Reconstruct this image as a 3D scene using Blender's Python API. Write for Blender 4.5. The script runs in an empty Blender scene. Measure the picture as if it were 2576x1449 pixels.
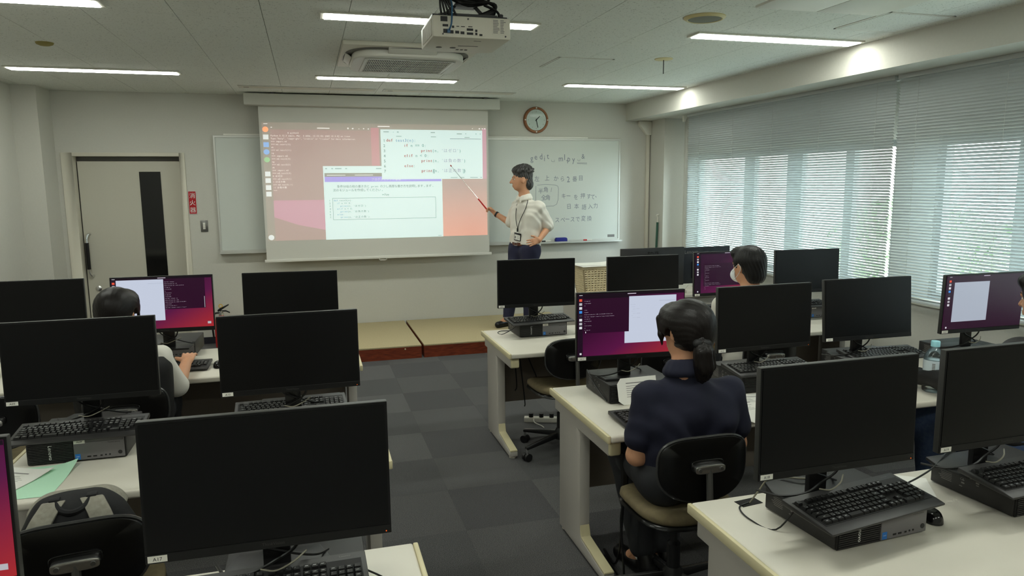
import bpy, bmesh, math, random
import numpy as np
from mathutils import Vector, Matrix, Euler

random.seed(7)
rng = np.random.default_rng(11)
PI = math.pi
C = bpy.context.scene.collection
SC = bpy.context.scene

# ------------------------------------------------------------------ camera, world, exposure
CAM_H = 1.734
yaw, pitch, roll = 0.2757532, 0.14522148, -0.0083019
_f = Vector((math.sin(yaw) * math.cos(pitch), math.cos(yaw) * math.cos(pitch), -math.sin(pitch)))
_r = Vector((math.cos(yaw), -math.sin(yaw), 0))
_u = _r.cross(_f)
R_ = math.cos(roll) * _r + math.sin(roll) * _u
U_ = -math.sin(roll) * _r + math.cos(roll) * _u
cam = bpy.data.cameras.new('camera')
cam.sensor_width = 36.0
cam.lens = 1800.36 / 2576.0 * 36.0
cam.clip_start = 0.05
cam.clip_end = 200
cam_o = bpy.data.objects.new('camera', cam)
cam_o.matrix_world = Matrix(((R_.x, U_.x, -_f.x, 0), (R_.y, U_.y, -_f.y, 0), (R_.z, U_.z, -_f.z, CAM_H), (0, 0, 0, 1)))
C.objects.link(cam_o)
SC.camera = cam_o

LAMP = 25.0          # radiance of the ceiling light diffusers
DAY = 12.0           # daylight outside the windows
w = bpy.data.worlds.new('daylight')
SC.world = w
w.use_nodes = True
bg = w.node_tree.nodes['Background']
bg.inputs[0].default_value = (0.80, 0.94, 1.0, 1)
bg.inputs[1].default_value = DAY
vs = SC.view_settings
vs.view_transform = 'Standard'
vs.look = 'None'
vs.gamma = 1.0
vs.use_curve_mapping = False
vs.exposure = 0.28
SC.cycles.max_bounces = 8
SC.cycles.diffuse_bounces = 5
SC.cycles.glossy_bounces = 4
SC.cycles.transmission_bounces = 8
SC.cycles.sample_clamp_indirect = 8.0
SC.cycles.caustics_reflective = False
SC.cycles.caustics_refractive = False

# ------------------------------------------------------------------ lettering, turned into flat meshes once
WORDS = ['Lenovo', 'ThinkCentre', 'ThinkVision', 'PHILIPS', 'A01', 'A02', 'A03', 'A04', 'A05', 'A06', 'A09', 'A10', 'A11', 'A12', 'A13',
         'A14', 'A16', 'A17', 'A18', 'A19', 'intel', 'CE', 'print', 'def', 'elif', 'if', 'else', 'm3.py']
CODE_TERM = ['$ python3', 'Python 3.12.3 (main, Mar  3 2026, 12:15:18) [GCC 13.3.0] on linux',
             'Type "help", "copyright", "credits" or "license" for more information.',
             '>>> import m1', '>>> m1.test1(12)', 'ok', '>>> m1.test1(11)', 'ng', '>>> import m2', '>>> m2.test2(3)', 'ng', '>>> m2.test2(2)', 'ok',
             '>>> import m3', '>>> m3.test3(0)', '0 はゼロ', '>>> m3.test3(1)', '1 は正の数', '>>> m3.test3(-1)', '-1 は負の数', '>>> ']
CODE_MAIN = [(0, 'def', ' test3(n):'), (8, 'if', ' n == 0:'), (16, 'print', "(n, 'はゼロ')"), (8, 'elif', ' n < 0:'),
             (16, 'print', "(n, 'は負の数')"), (8, 'else', ':'), (16, 'print', "(n, 'は正の数')")]
SLIDE1 = '条件分岐の他の書き方と print の少し高度な書き方を説明します。まず、'
SLIDE2 = '次のモジュールを作成してください。'
SLIDE_T = 'プログラミングの基礎'
SIGN = '消火器'
BOARD = [('g', 2.632, 2.010), ('e', 2.684, 2.036), ('d', 2.749, 2.048), ('i', 2.793, 2.044), ('t', 2.837, 2.046), ('m', 3.003, 2.024),
         ('1', 3.053, 2.045), ('.', 3.082, 2.004), ('p', 3.107, 2.008), ('y', 3.169, 2.006), ('&', 3.295, 2.053),
         ('左', 2.696, 1.786), ('上', 2.826, 1.79), ('か', 2.943, 1.789), ('ら', 3.025, 1.784), ('2', 3.101, 1.78), ('番', 3.186, 1.783),
         ('目', 3.265, 1.787), ('半', 2.744, 1.646), ('角', 2.808, 1.653), ('/', 2.881, 1.652), ('全', 2.782, 1.558), ('角', 2.835, 1.557),
         ('キ', 3.041, 1.577), ('ー', 3.104, 1.575), ('を', 3.201, 1.561), ('押', 3.292, 1.572), ('す', 3.374, 1.571), ('て', 3.426, 1.567),
         ('、', 3.468, 1.56), ('日', 3.112, 1.439), ('本', 3.211, 1.443), ('語', 3.311, 1.437), ('入', 3.395, 1.435), ('力', 3.464, 1.443),
         ('ス', 2.957, 1.287), ('ペ', 3.031, 1.29), ('ー', 3.090, 1.289), ('ス', 3.159, 1.291), ('で', 3.228, 1.294), ('変', 3.303, 1.293),
         ('換', 3.383, 1.291)]
KEYS = 'QWERTYUIOPASDFGHJKLZXCVBNM1234567890-^@[;:],./F'
_chars = set(''.join(CODE_TERM) + SLIDE1 + SLIDE2 + SLIDE_T + SIGN + KEYS + ''.join(b[0] for b in BOARD) + "defifelifprintelse test3(n):==<,'0123456789" +
             ''.join(a + b for _, a, b in CODE_MAIN)) - {' '}
GLYPH = {}


def _bake_text(strings):
    objs = []
    for s in strings:
        cu = bpy.data.curves.new('txt', 'FONT')
        cu.body = s
        cu.size = 1
        cu.resolution_u = 2
        o = bpy.data.objects.new('txt', cu)
        C.objects.link(o)
        objs.append(o)
    dg = bpy.context.evaluated_depsgraph_get()
    for s, o in zip(strings, objs):
        me = o.evaluated_get(dg).to_mesh()
        v = [(p.co.x, p.co.y) for p in me.vertices]
        f = [tuple(p.vertices) for p in me.polygons]
        GLYPH[s] = (v, f, min(a for a, _ in v), max(a for a, _ in v)) if v else ([], [], 0, 0.3)
    for o in objs:
        cu = o.data
        bpy.data.objects.remove(o)
        bpy.data.curves.remove(cu)


_bake_text(sorted(_chars | set(WORDS)))


# ------------------------------------------------------------------ mesh helpers
class MB:
    def __init__(s):
        s.v = []
        s.f = []
        s.m = Matrix.Identity(4)

    def add(s, vs_, fs):
        k = len(s.v)
        s.v += [tuple(s.m @ Vector(p)) for p in vs_]
        s.f += [tuple(i + k for i in f) for f in fs]
        return s

    def box(s, x0, y0, z0, x1, y1, z1):
        return s.add([(x0, y0, z0), (x1, y0, z0), (x1, y1, z0), (x0, y1, z0), (x0, y0, z1), (x1, y0, z1), (x1, y1, z1), (x0, y1, z1)],
                     [(0, 3, 2, 1), (4, 5, 6, 7), (0, 1, 5, 4), (1, 2, 6, 5), (2, 3, 7, 6), (3, 0, 4, 7)])

    def cbox(s, c, d):
        return s.box(c[0] - d[0] / 2, c[1] - d[1] / 2, c[2] - d[2] / 2, c[0] + d[0] / 2, c[1] + d[1] / 2, c[2] + d[2] / 2)

    def frustum(s, c, b, t, h):
        """box with a base rectangle b and a top rectangle t"""
        x, y, z = c
        vv = []
        for (a, d), zz in ((b, z), (t, z + h)):
            vv += [(x - a / 2, y - d / 2, zz), (x + a / 2, y - d / 2, zz), (x + a / 2, y + d / 2, zz), (x - a / 2, y + d / 2, zz)]
        return s.add(vv, [(0, 3, 2, 1), (4, 5, 6, 7), (0, 1, 5, 4), (1, 2, 6, 5), (2, 3, 7, 6), (3, 0, 4, 7)])

    def prism(s, poly, a, b, axis='y'):
        """polygon (counter-clockwise in its plane) extruded along an axis from a to b"""
        n = len(poly)

        def P(p, t):
            return {'y': (p[0], t, p[1]), 'x': (t, p[0], p[1]), 'z': (p[0], p[1], t)}[axis]
        vv = [P(p, a) for p in poly] + [P(p, b) for p in poly]
        ff = [tuple(range(n)), tuple(range(2 * n - 1, n - 1, -1))] + [(i, i + n, (i + 1) % n + n, (i + 1) % n) for i in range(n)]
        return s.add(vv, ff)

    def tube(s, pts, r, n=8, cap=True):
        pts = [Vector(p) for p in pts]
        rs = r if isinstance(r, (list, tuple)) else [r] * len(pts)
        vv = []
        t0 = (pts[1] - pts[0]).normalized()
        a = t0.orthogonal().normalized()
        for i, p in enumerate(pts):
            t = (pts[min(i + 1, len(pts) - 1)] - pts[max(i - 1, 0)]).normalized()
            a = (a - t * a.dot(t)).normalized()
            b = t.cross(a)
            for k in range(n):
                q = 2 * PI * k / n
                vv.append(tuple(p + (a * math.cos(q) + b * math.sin(q)) * rs[i]))
        ff = []
        for i in range(len(pts) - 1):
            for k in range(n):
                ff.append((i * n + k, i * n + (k + 1) % n, (i + 1) * n + (k + 1) % n, (i + 1) * n + k))
        if cap:
            ff.append(tuple(range(n - 1, -1, -1)))
            ff.append(tuple(range((len(pts) - 1) * n, len(pts) * n)))
        return s.add(vv, ff)

    def lathe(s, prof, n=20, cx=0, cy=0):
        vv = [(cx + r * math.cos(2 * PI * k / n), cy + r * math.sin(2 * PI * k / n), z) for r, z in prof for k in range(n)]
        ff = []
        for i in range(len(prof) - 1):
            for k in range(n):
                ff.append((i * n + k, i * n + (k + 1) % n, (i + 1) * n + (k + 1) % n, (i + 1) * n + k))
        if prof[0][0] > 1e-5:
            ff.append(tuple(range(n - 1, -1, -1)))
        if prof[-1][0] > 1e-5:
            ff.append(tuple(range((len(prof) - 1) * n, len(prof) * n)))
        return s.add(vv, ff)

    def text(s, st, size, mat4, align='c'):
        """one baked string, drawn in the xy plane of mat4"""
        v, f, a, b = GLYPH[st]
        off = {'c': -(a + b) / 2, 'l': -a, 'r': -b}[align]
        return s.add([tuple(mat4 @ Vector(((x + off) * size, y * size, 0))) for x, y in v], f)

    def mono(s, st, size, pitch, mat4):
        """a line of code in fixed pitch; a full-width sign takes two cells"""
        x = 0.0
        for ch in st:
            wide = ord(ch) > 0x2000
            if ch != ' ':
                v, f, a, b = GLYPH[ch]
                cx = x + pitch * (1.0 if wide else 0.5)
                s.add([tuple(mat4 @ Vector((cx + (p - (a + b) / 2) * size, q * size, 0))) for p, q in v], f)
            x += pitch * (2 if wide else 1)
        return x

    def mesh(s, name, mat=None, bevel=0, seg=2, smooth=False, angle=35):
        me = bpy.data.meshes.new(name)
        me.from_pydata(s.v, [], s.f)
        if bevel:
            bm = bmesh.new()
            bm.from_mesh(me)
            bmesh.ops.remove_doubles(bm, verts=bm.verts, dist=1e-6)
            ed = [e for e in bm.edges if len(e.link_faces) == 2 and e.calc_face_angle(0) > math.radians(30)]
            bmesh.ops.bevel(bm, geom=ed, offset=bevel, segments=seg, profile=0.5, affect='EDGES', clamp_overlap=True)
            bm.to_mesh(me)
            bm.free()
        if smooth or bevel:
            me.polygons.foreach_set('use_smooth', [True] * len(me.polygons))
            try:
                me.set_sharp_from_angle(angle=math.radians(angle))
            except Exception:
                pass
        if mat:
            me.materials.append(M[mat])
        me.update()
        return me


CACHE = {}


def cached(key, fn):
    if key not in CACHE:
        CACHE[key] = fn()
    return CACHE[key]


def put(name, me, parent=None, loc=(0, 0, 0), rot=(0, 0, 0), scale=None):
    o = bpy.data.objects.new(name, me)
    C.objects.link(o)
    o.location = loc
    o.rotation_euler = rot
    if scale:
        o.scale = scale
    if parent:
        o.parent = parent
    return o


def tag(o, label, cat, group=None):
    o['label'] = label
    o['category'] = cat
    if group:
        o['group'] = group
    return o


def thing(name, label, cat, loc=(0, 0, 0), rotz=0.0, group=None):
    o = bpy.data.objects.new(name, None)
    o.empty_display_size = 0.05
    C.objects.link(o)
    o.location = loc
    o.rotation_euler = (0, 0, rotz)
    return tag(o, label, cat, group)


def struct(name, me, parent=None, loc=(0, 0, 0), rot=(0, 0, 0)):
    o = put(name, me, parent, loc, rot)
    if parent is None:
        o['kind'] = 'structure'
    return o


def bxm(key, dims, mat, bevel=0.0, seg=2):
    """cached box mesh, centred in x and y, standing on z = 0"""
    a, b, c = dims
    return cached(('bx', key), lambda: MB().box(-a / 2, -b / 2, 0, a / 2, b / 2, c).mesh(key, mat, bevel, seg))


def spline(pts, n=6):
    """Catmull-Rom through the points"""
    P = [Vector(p) for p in pts]
    P = [P[0] * 2 - P[1]] + P + [P[-1] * 2 - P[-2]]
    out = []
    for i in range(1, len(P) - 2):
        for k in range(n):
            t = k / n
            a, b, c, d = P[i - 1], P[i], P[i + 1], P[i + 2]
            out.append(0.5 * ((2 * b) + (c - a) * t + (2 * a - 5 * b + 4 * c - d) * t * t + (3 * b - a - 3 * c + d) * t ** 3))
    out.append(P[-2])
    return out


def FRONT(x, y, z):
    """matrix whose xy plane faces -y (towards the seats) at a point"""
    return Matrix(((1, 0, 0, x), (0, 0, -1, y), (0, 1, 0, z), (0, 0, 0, 1)))


def UP(x, y, z):
    return Matrix.Translation((x, y, z))


# ------------------------------------------------------------------ materials
M = {}


def lin(c):
    return tuple(((v / 255) / 12.92 if v / 255 <= 0.04045 else ((v / 255 + 0.055) / 1.055) ** 2.4) for v in c) + (1,)


def mat(name, col, rough=0.5, metal=0.0, spec=0.5, noise=None, bump=None, emit=None, estr=1.0, trans=0.0, ior=1.45, coat=0.0, sheen=0.0, alpha=1.0):
    m = bpy.data.materials.new(name)
    m.use_nodes = True
    nt = m.node_tree
    b = nt.nodes['Principled BSDF']
    b.inputs['Base Color'].default_value = lin(col)
    b.inputs['Roughness'].default_value = rough
    b.inputs['Metallic'].default_value = metal
    b.inputs['Specular IOR Level'].default_value = spec
    b.inputs['Transmission Weight'].default_value = trans
    b.inputs['IOR'].default_value = ior
    b.inputs['Coat Weight'].default_value = coat
    b.inputs['Sheen Weight'].default_value = sheen
    b.inputs['Alpha'].default_value = alpha
    tc = None
    if noise or bump:
        tc = nt.nodes.new('ShaderNodeTexCoord')
    if noise:
        sc_, amt, col2 = noise
        n = nt.nodes.new('ShaderNodeTexNoise')
        n.inputs['Scale'].default_value = sc_
        n.inputs['Detail'].default_value = 4
        nt.links.new(tc.outputs['Object'], n.inputs['Vector'])
        rmp = nt.nodes.new('ShaderNodeMapRange')
        rmp.inputs[1].default_value = 0.5 - 0.5 * (1 - amt) - 0.001
        rmp.inputs[2].default_value = 0.5 + 0.5 * (1 - amt)
        rmp.inputs[1].default_value, rmp.inputs[2].default_value = 0.35, 0.65
        nt.links.new(n.outputs['Fac'], rmp.inputs[0])
        mx = nt.nodes.new('ShaderNodeMix')
        mx.data_type = 'RGBA'
        mx.inputs[6].default_value = lin(col)
        mx.inputs[7].default_value = tuple(np.array(lin(col)) * (1 - amt) + np.array(lin(col2)) * amt)
        nt.links.new(rmp.outputs[0], mx.inputs[0])
        nt.links.new(mx.outputs[2], b.inputs['Base Color'])
    if bump:
        sc_, st = bump
        n2 = nt.nodes.new('ShaderNodeTexNoise')
        n2.inputs['Scale'].default_value = sc_
        n2.inputs['Detail'].default_value = 3
        nt.links.new(tc.outputs['Object'], n2.inputs['Vector'])
        bp = nt.nodes.new('ShaderNodeBump')
        bp.inputs['Strength'].default_value = st
        bp.inputs['Distance'].default_value = 0.002
        nt.links.new(n2.outputs['Fac'], bp.inputs['Height'])
        nt.links.new(bp.outputs[0], b.inputs['Normal'])
    if emit:
        b.inputs['Emission Color'].default_value = lin(emit)
        b.inputs['Emission Strength'].default_value = estr
    M[name] = m
    return m


mat('wall_paint', (201, 199, 190), 0.8, noise=(60, 0.12, (180, 178, 171)), bump=(400, 0.15))
mat('door_paint', (196, 192, 178), 0.55, bump=(500, 0.1))
mat('frame_paint', (208, 203, 188), 0.5)
mat('ceiling_board', (205, 206, 196), 0.9)
mat('ceiling_dark', (60, 60, 56), 0.9)
mat('ac_white', (206, 204, 194), 0.45)
mat('ac_cream', (210, 206, 192), 0.5)
mat('vent_line', (172, 166, 148), 0.6)
mat('white_plastic', (222, 219, 208), 0.4)
mat('grey_dark', (70, 70, 70), 0.5)
mat('vent_dark', (38, 36, 34), 0.6)
mat('slot_grey', (110, 108, 104), 0.7)
mat('baseboard_vinyl', (38, 38, 46), 0.5)
mat('desk_white', (214, 209, 196), 0.38, noise=(14, 0.06, (200, 194, 180)))
mat('desk_edge', (210, 200, 162), 0.42)
mat('desk_grey', (178, 173, 165), 0.45, bump=(900, 0.12))
mat('modesty', (134, 124, 112), 0.55)
mat('black_plastic', (24, 24, 25), 0.42, bump=(1200, 0.1))
mat('black_gloss', (14, 14, 15), 0.16, spec=0.6)
mat('black_matte', (15, 15, 16), 0.6)
mat('bezel', (15, 15, 16), 0.40, spec=0.4)
mat('monitor_shell', (54, 54, 52), 0.45)
mat('hair_grey', (46, 44, 44), 0.42, spec=0.5, noise=(120, 0.5, (86, 84, 82)))
mat('screen_off', (6, 6, 7), 0.36, spec=0.32)
mat('monitor_back', (40, 39, 40), 0.45)
mat('monitor_back_blue', (34, 38, 46), 0.5)
mat('pc_case', (38, 37, 37), 0.48, bump=(1500, 0.15))
mat('pc_rib', (34, 34, 34), 0.45)
mat('pc_panel', (108, 106, 108), 0.42)
mat('port_black', (8, 8, 8), 0.5)
mat('kb_body', (44, 43, 43), 0.42, bump=(1500, 0.1))
mat('kb_key', (17, 17, 18), 0.38)
mat('print_white', (225, 225, 222), 0.5)
mat('legend_print', (176, 176, 176), 0.5)
mat('print_grey', (120, 118, 116), 0.5)
mat('print_dim', (62, 60, 60), 0.5)
mat('print_black', (26, 26, 28), 0.5)
mat('sticker_white', (232, 230, 222), 0.45)
mat('sticker_blue', (30, 110, 190), 0.35)
mat('led_orange', (60, 20, 5), 0.4, emit=(255, 110, 30), estr=0.7)
mat('cable_black', (14, 14, 14), 0.45)
mat('cable_grey', (128, 124, 108), 0.45)
mat('cable_blue', (48, 92, 128), 0.45)
mat('chrome', (225, 225, 225), 0.26, metal=1.0)
mat('steel_grey', (128, 127, 124), 0.35, metal=0.8)
mat('chair_shell', (12, 12, 12), 0.28, spec=0.5)
mat('chair_trim', (60, 60, 60), 0.22, spec=0.8)
mat('chair_seat', (118, 106, 78), 0.85, noise=(40, 0.3, (80, 72, 58)), bump=(700, 0.3))
mat('paper', (236, 235, 228), 0.8)
mat('paper_green', (190, 234, 204), 0.8)
mat('platform_top', (186, 172, 136), 0.85, noise=(120, 0.5, (160, 146, 110)), bump=(500, 0.4))
mat('fabric_screen', (214, 212, 204), 0.9)
mat('case_white', (200, 199, 190), 0.5)
mat('bar_white', (226, 224, 216), 0.45)
mat('whiteboard', (208, 212, 206), 0.30, spec=0.35)
mat('alu_frame', (206, 206, 200), 0.35, metal=0.3)
mat('ink', (122, 128, 142), 0.6)
mat('eraser_blue', (28, 36, 130), 0.6)
mat('red_plastic', (190, 24, 24), 0.4)
mat('red_sign', (176, 18, 28), 0.45)
mat('clock_wood', (150, 98, 62), 0.5, noise=(40, 0.3, (110, 66, 40)))
mat('clock_face', (228, 230, 224), 0.35)
mat('glass_dark', (16, 17, 18), 0.08, spec=0.6)
mat('alu_window', (150, 152, 150), 0.4, metal=0.4)
mat('slat', (192, 197, 197), 0.45)
mat('cord', (190, 190, 184), 0.7)
mat('skin', (205, 152, 118), 0.5, noise=(25, 0.12, (190, 128, 98)))
mat('skin_tan', (206, 152, 118), 0.5, noise=(25, 0.15, (190, 130, 98)))
mat('lips', (168, 92, 82), 0.5)
mat('eye_white', (225, 222, 215), 0.25)
mat('eye_dark', (26, 18, 14), 0.2)
mat('hair_black', (15, 13, 13), 0.45, spec=0.4)
mat('hair_brown', (19, 14, 12), 0.40, spec=0.32)
mat('shirt_white', (226, 222, 212), 0.85, bump=(300, 0.15))
mat('shirt_navy', (25, 27, 46), 0.85, bump=(900, 0.25))
mat('trouser_navy', (38, 40, 66), 0.8, bump=(700, 0.2))
mat('trouser_dark', (34, 35, 38), 0.8, bump=(700, 0.2))
mat('denim', (78, 96, 134), 0.85, noise=(60, 0.4, (104, 124, 160)), bump=(800, 0.3))
mat('jacket_black', (26, 25, 26), 0.6, bump=(500, 0.3))
mat('leather_black', (16, 15, 15), 0.35)
mat('leather_brown', (92, 52, 34), 0.45)
mat('sock_white', (225, 224, 218), 0.9)
mat('mask_white', (232, 236, 238), 0.85)
mat('bag_black', (20, 20, 22), 0.8, bump=(500, 0.3))
mat('bag_grey', (150, 146, 134), 0.9, noise=(70, 0.5, (118, 114, 104)), bump=(600, 0.3))
mat('basket', (222, 206, 168), 0.5)
mat('bottle_cap', (165, 226, 238), 0.4)
mat('bottle_label', (214, 228, 236), 0.35)
mat('bottle_label_blue', (84, 170, 216), 0.35)
mat('green_pole', (52, 88, 74), 0.4)
mat('yellow', (226, 176, 30), 0.45)
mat('shrub', (112, 134, 96), 0.8, noise=(6, 0.6, (150, 170, 130)))
mat('ground_out', (150, 152, 140), 0.9)
mat('brick_out', (206, 190, 184), 0.9)
mat('concrete_out', (176, 178, 174), 0.9)
mat('rust_spot', (150, 138, 84), 0.9)
mat('beige_cap', (214, 200, 150), 0.5)
mat('speaker_mesh', (140, 140, 128), 0.8, noise=(900, 0.6, (90, 90, 82)))
mat('dark_hole', (20, 18, 16), 0.8)



def thin_glass(name, tint, gloss):
    """thin clear sheet: lets light straight through, with a faint sheen"""
    m = bpy.data.materials.new(name)
    m.use_nodes = True
    nt = m.node_tree
    nt.nodes.remove(nt.nodes['Principled BSDF'])
    tr = nt.nodes.new('ShaderNodeBsdfTransparent')
    tr.inputs[0].default_value = tint
    gl = nt.nodes.new('ShaderNodeBsdfGlossy')
    gl.inputs['Roughness'].default_value = 0.04
    fr = nt.nodes.new('ShaderNodeLayerWeight')
    fr.inputs[0].default_value = gloss
    mx = nt.nodes.new('ShaderNodeMixShader')
    nt.links.new(fr.outputs['Fresnel'], mx.inputs[0])
    nt.links.new(tr.outputs[0], mx.inputs[1])
    nt.links.new(gl.outputs[0], mx.inputs[2])
    nt.links.new(mx.outputs[0], nt.nodes['Material Output'].inputs[0])
    M[name] = m


thin_glass('window_glass', (.94, .97, .96, 1), .12)
thin_glass('bottle_pet', (.86, .92, .93, 1), .35)

def strand_bump(name, sc_, st):
    nt = M[name].node_tree
    tc = nt.nodes.new('ShaderNodeTexCoord')
    mp = nt.nodes.new('ShaderNodeMapping')
    mp.inputs['Scale'].default_value = (sc_, sc_, sc_ * .06)
    nz = nt.nodes.new('ShaderNodeTexNoise')
    nz.inputs['Scale'].default_value = 1.0
    nz.inputs['Detail'].default_value = 3
    bp = nt.nodes.new('ShaderNodeBump')
    bp.inputs['Strength'].default_value = st
    bp.inputs['Distance'].default_value = .002
    nt.links.new(tc.outputs['Object'], mp.inputs[0])
    nt.links.new(mp.outputs[0], nz.inputs['Vector'])
    nt.links.new(nz.outputs['Fac'], bp.inputs['Height'])
    nt.links.new(bp.outputs[0], nt.nodes['Principled BSDF'].inputs['Normal'])


for _h in ('hair_black', 'hair_brown', 'hair_grey'):
    strand_bump(_h, 420, .35)
# speckled mineral-fibre ceiling board
def speckle(name, base, spot, scale, lo, hi, bumps):
    m = M[name]
    nt = m.node_tree
    b = nt.nodes['Principled BSDF']
    geo = nt.nodes.new('ShaderNodeNewGeometry')
    n = nt.nodes.new('ShaderNodeTexNoise')
    n.inputs['Scale'].default_value = scale
    n.inputs['Detail'].default_value = 2
    n.inputs['Roughness'].default_value = 0.7
    nt.links.new(geo.outputs['Position'], n.inputs['Vector'])
    mr = nt.nodes.new('ShaderNodeMapRange')
    mr.inputs[1].default_value, mr.inputs[2].default_value = lo, hi
    nt.links.new(n.outputs['Fac'], mr.inputs[0])
    mx = nt.nodes.new('ShaderNodeMix')
    mx.data_type = 'RGBA'
    mx.inputs[6].default_value = lin(base)
    mx.inputs[7].default_value = lin(spot)
    nt.links.new(mr.outputs[0], mx.inputs[0])
    nt.links.new(mx.outputs[2], b.inputs['Base Color'])
    if bumps:
        bp = nt.nodes.new('ShaderNodeBump')
        bp.inputs['Strength'].default_value = bumps
        bp.inputs['Distance'].default_value = 0.003
        nt.links.new(n.outputs['Fac'], bp.inputs['Height'])
        nt.links.new(bp.outputs[0], b.inputs['Normal'])


speckle('ceiling_board', (226, 228, 222), (160, 162, 156), 85, 0.62, 0.68, 0.25)
CARPET = []
for _i, (_a, _b) in enumerate([((48, 48, 49), (112, 111, 112)), ((60, 59, 60), (130, 129, 128)), ((45, 44, 46), (106, 105, 107)), ((54, 53, 54), (120, 119, 119))]):
    mat('carpet_%d' % _i, _a, 0.95, sheen=0.1)
    speckle('carpet_%d' % _i, _a, _b, 330, 0.48, 0.66, 0.6)
    CARPET.append('carpet_%d' % _i)
# mahogany-like platform front
mat('platform_wood', (128, 56, 34), 0.4)
_nt = M['platform_wood'].node_tree
_tc = _nt.nodes.new('ShaderNodeTexCoord')
_mp = _nt.nodes.new('ShaderNodeMapping')
_mp.inputs['Scale'].default_value = (3, 3, 60)
_nz = _nt.nodes.new('ShaderNodeTexNoise')
_nz.inputs['Scale'].default_value = 4
_nz.inputs['Detail'].default_value = 6
_cr = _nt.nodes.new('ShaderNodeValToRGB')
_cr.color_ramp.elements[0].color = lin((92, 34, 20))
_cr.color_ramp.elements[1].color = lin((150, 70, 40))
_cr.color_ramp.elements[0].position, _cr.color_ramp.elements[1].position = 0.35, 0.7
_nt.links.new(_tc.outputs['Object'], _mp.inputs[0])
_nt.links.new(_mp.outputs[0], _nz.inputs['Vector'])
_nt.links.new(_nz.outputs['Fac'], _cr.inputs[0])
_nt.links.new(_cr.outputs[0], _nt.nodes['Principled BSDF'].inputs['Base Color'])


def lamp_mat(name, col, strength):
    m = bpy.data.materials.new(name)
    m.use_nodes = True
    b = m.node_tree.nodes['Principled BSDF']
    b.inputs['Base Color'].default_value = (0.8, 0.8, 0.8, 1)
    b.inputs['Emission Color'].default_value = lin(col)
    b.inputs['Emission Strength'].default_value = strength
    M[name] = m


lamp_mat('lamp_diffuser', (250, 255, 244), LAMP)


def glow(name, col, s=1.0, rough=0.3):
    """a lit picture element of a display: dark glass that gives off its own colour"""
    mat(name, (8, 8, 8), rough, spec=0.3, emit=col, estr=s)


def beam(name, col, s=1.0):
    """projected light on the white screen cloth"""
    mat(name, (214, 212, 204), 0.9, emit=col, estr=s)


for _n, _c in dict(win=(196, 204, 222), win_line=(150, 156, 176), term=(42, 8, 36), bar=(22, 8, 22), dock=(30, 12, 30), txt=(178, 168, 182),
                   ic_red=(226, 84, 60), ic_grey=(180, 180, 186), ic_blue=(60, 140, 220), ic_white=(215, 215, 220), ic_dark=(50, 46, 58), txt_dark=(140, 146, 160),
                   winb=(168, 176, 190), cursor=(235, 235, 240)).items():
    glow('s_' + _n, _c, 1.4 if _n == 'txt' else 0.8)
for _n, _c, _s in (('gray', (96, 70, 64), 0.6), ('pink', (170, 70, 124), 0.6), ('rose', (120, 55, 66), 0.65), ('orange', (190, 84, 64), 0.62), ('white', (178, 206, 206), 0.72), ('violet', (92, 54, 190), 0.8),
                   ('stripe', (56, 46, 44), 0.5), ('icon_w', (190, 196, 196), 0.8), ('icon_b', (40, 120, 190), 0.9), ('icon_o', (230, 120, 40), 0.9), ('icon_g', (80, 150, 80), 0.9), ('txt_l', (205, 200, 196), 0.9), ('mag', (170, 40, 90), 0.55)):
    beam('b_' + _n, _c, _s)
for _n, _c in (('bar', (190, 200, 200)), ('red', (196, 96, 92)), ('blue', (112, 140, 190)), ('teal', (118, 150, 150)), ('grey', (150, 158, 160)), ('lilac', (186, 170, 196)), ('dark', (134, 140, 138)), ('tabline', (130, 120, 140)), ('sel', (190, 196, 192))):
    mat('bt_' + _n, _c, 0.9, emit=_c, estr=0.18)
# lower right of the projected wallpaper: greyish rose running down to orange
mat('b_sunset', (214, 212, 204), 0.9)
_nt = M['b_sunset'].node_tree
_tc = _nt.nodes.new('ShaderNodeTexCoord')
_sp = _nt.nodes.new('ShaderNodeSeparateXYZ')
_cr = _nt.nodes.new('ShaderNodeValToRGB')
_cr.color_ramp.elements[0].color = lin((176, 88, 66))
_cr.color_ramp.elements[1].color = lin((112, 62, 66))
_cr.color_ramp.elements[1].position = 0.9
_nt.links.new(_tc.outputs['Generated'], _sp.inputs[0])
_nt.links.new(_sp.outputs['Z'], _cr.inputs[0])
_nt.links.new(_cr.outputs[0], _nt.nodes['Principled BSDF'].inputs['Emission Color'])
_nt.nodes['Principled BSDF'].inputs['Emission Strength'].default_value = 0.95
# desktop wallpaper: purple running to red at the lower right corner
mat('s_wall', (8, 8, 8), 0.3, spec=0.3)
_nt = M['s_wall'].node_tree
_b = _nt.nodes['Principled BSDF']
_tc = _nt.nodes.new('ShaderNodeTexCoord')
_sp = _nt.nodes.new('ShaderNodeSeparateXYZ')
_nt.links.new(_tc.outputs['Generated'], _sp.inputs[0])
_m1 = _nt.nodes.new('ShaderNodeMath')
_m1.operation = 'SUBTRACT'
_nt.links.new(_sp.outputs['X'], _m1.inputs[0])
_nt.links.new(_sp.outputs['Z'], _m1.inputs[1])
_mr = _nt.nodes.new('ShaderNodeMapRange')
_mr.inputs[1].default_value, _mr.inputs[2].default_value = -1, 1
_nt.links.new(_m1.outputs[0], _mr.inputs[0])
_cr = _nt.nodes.new('ShaderNodeValToRGB')
_cr.color_ramp.elements[0].color = lin((46, 8, 40))
_cr.color_ramp.elements[0].position = 0.3
_cr.color_ramp.elements[1].color = lin((160, 38, 42))
_cr.color_ramp.elements[1].position = 1.0
_e = _cr.color_ramp.elements.new(0.62)
_e.color = lin((84, 18, 64))
_nt.links.new(_mr.outputs[0], _cr.inputs[0])
_nt.links.new(_cr.outputs[0], _b.inputs['Emission Color'])
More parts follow.
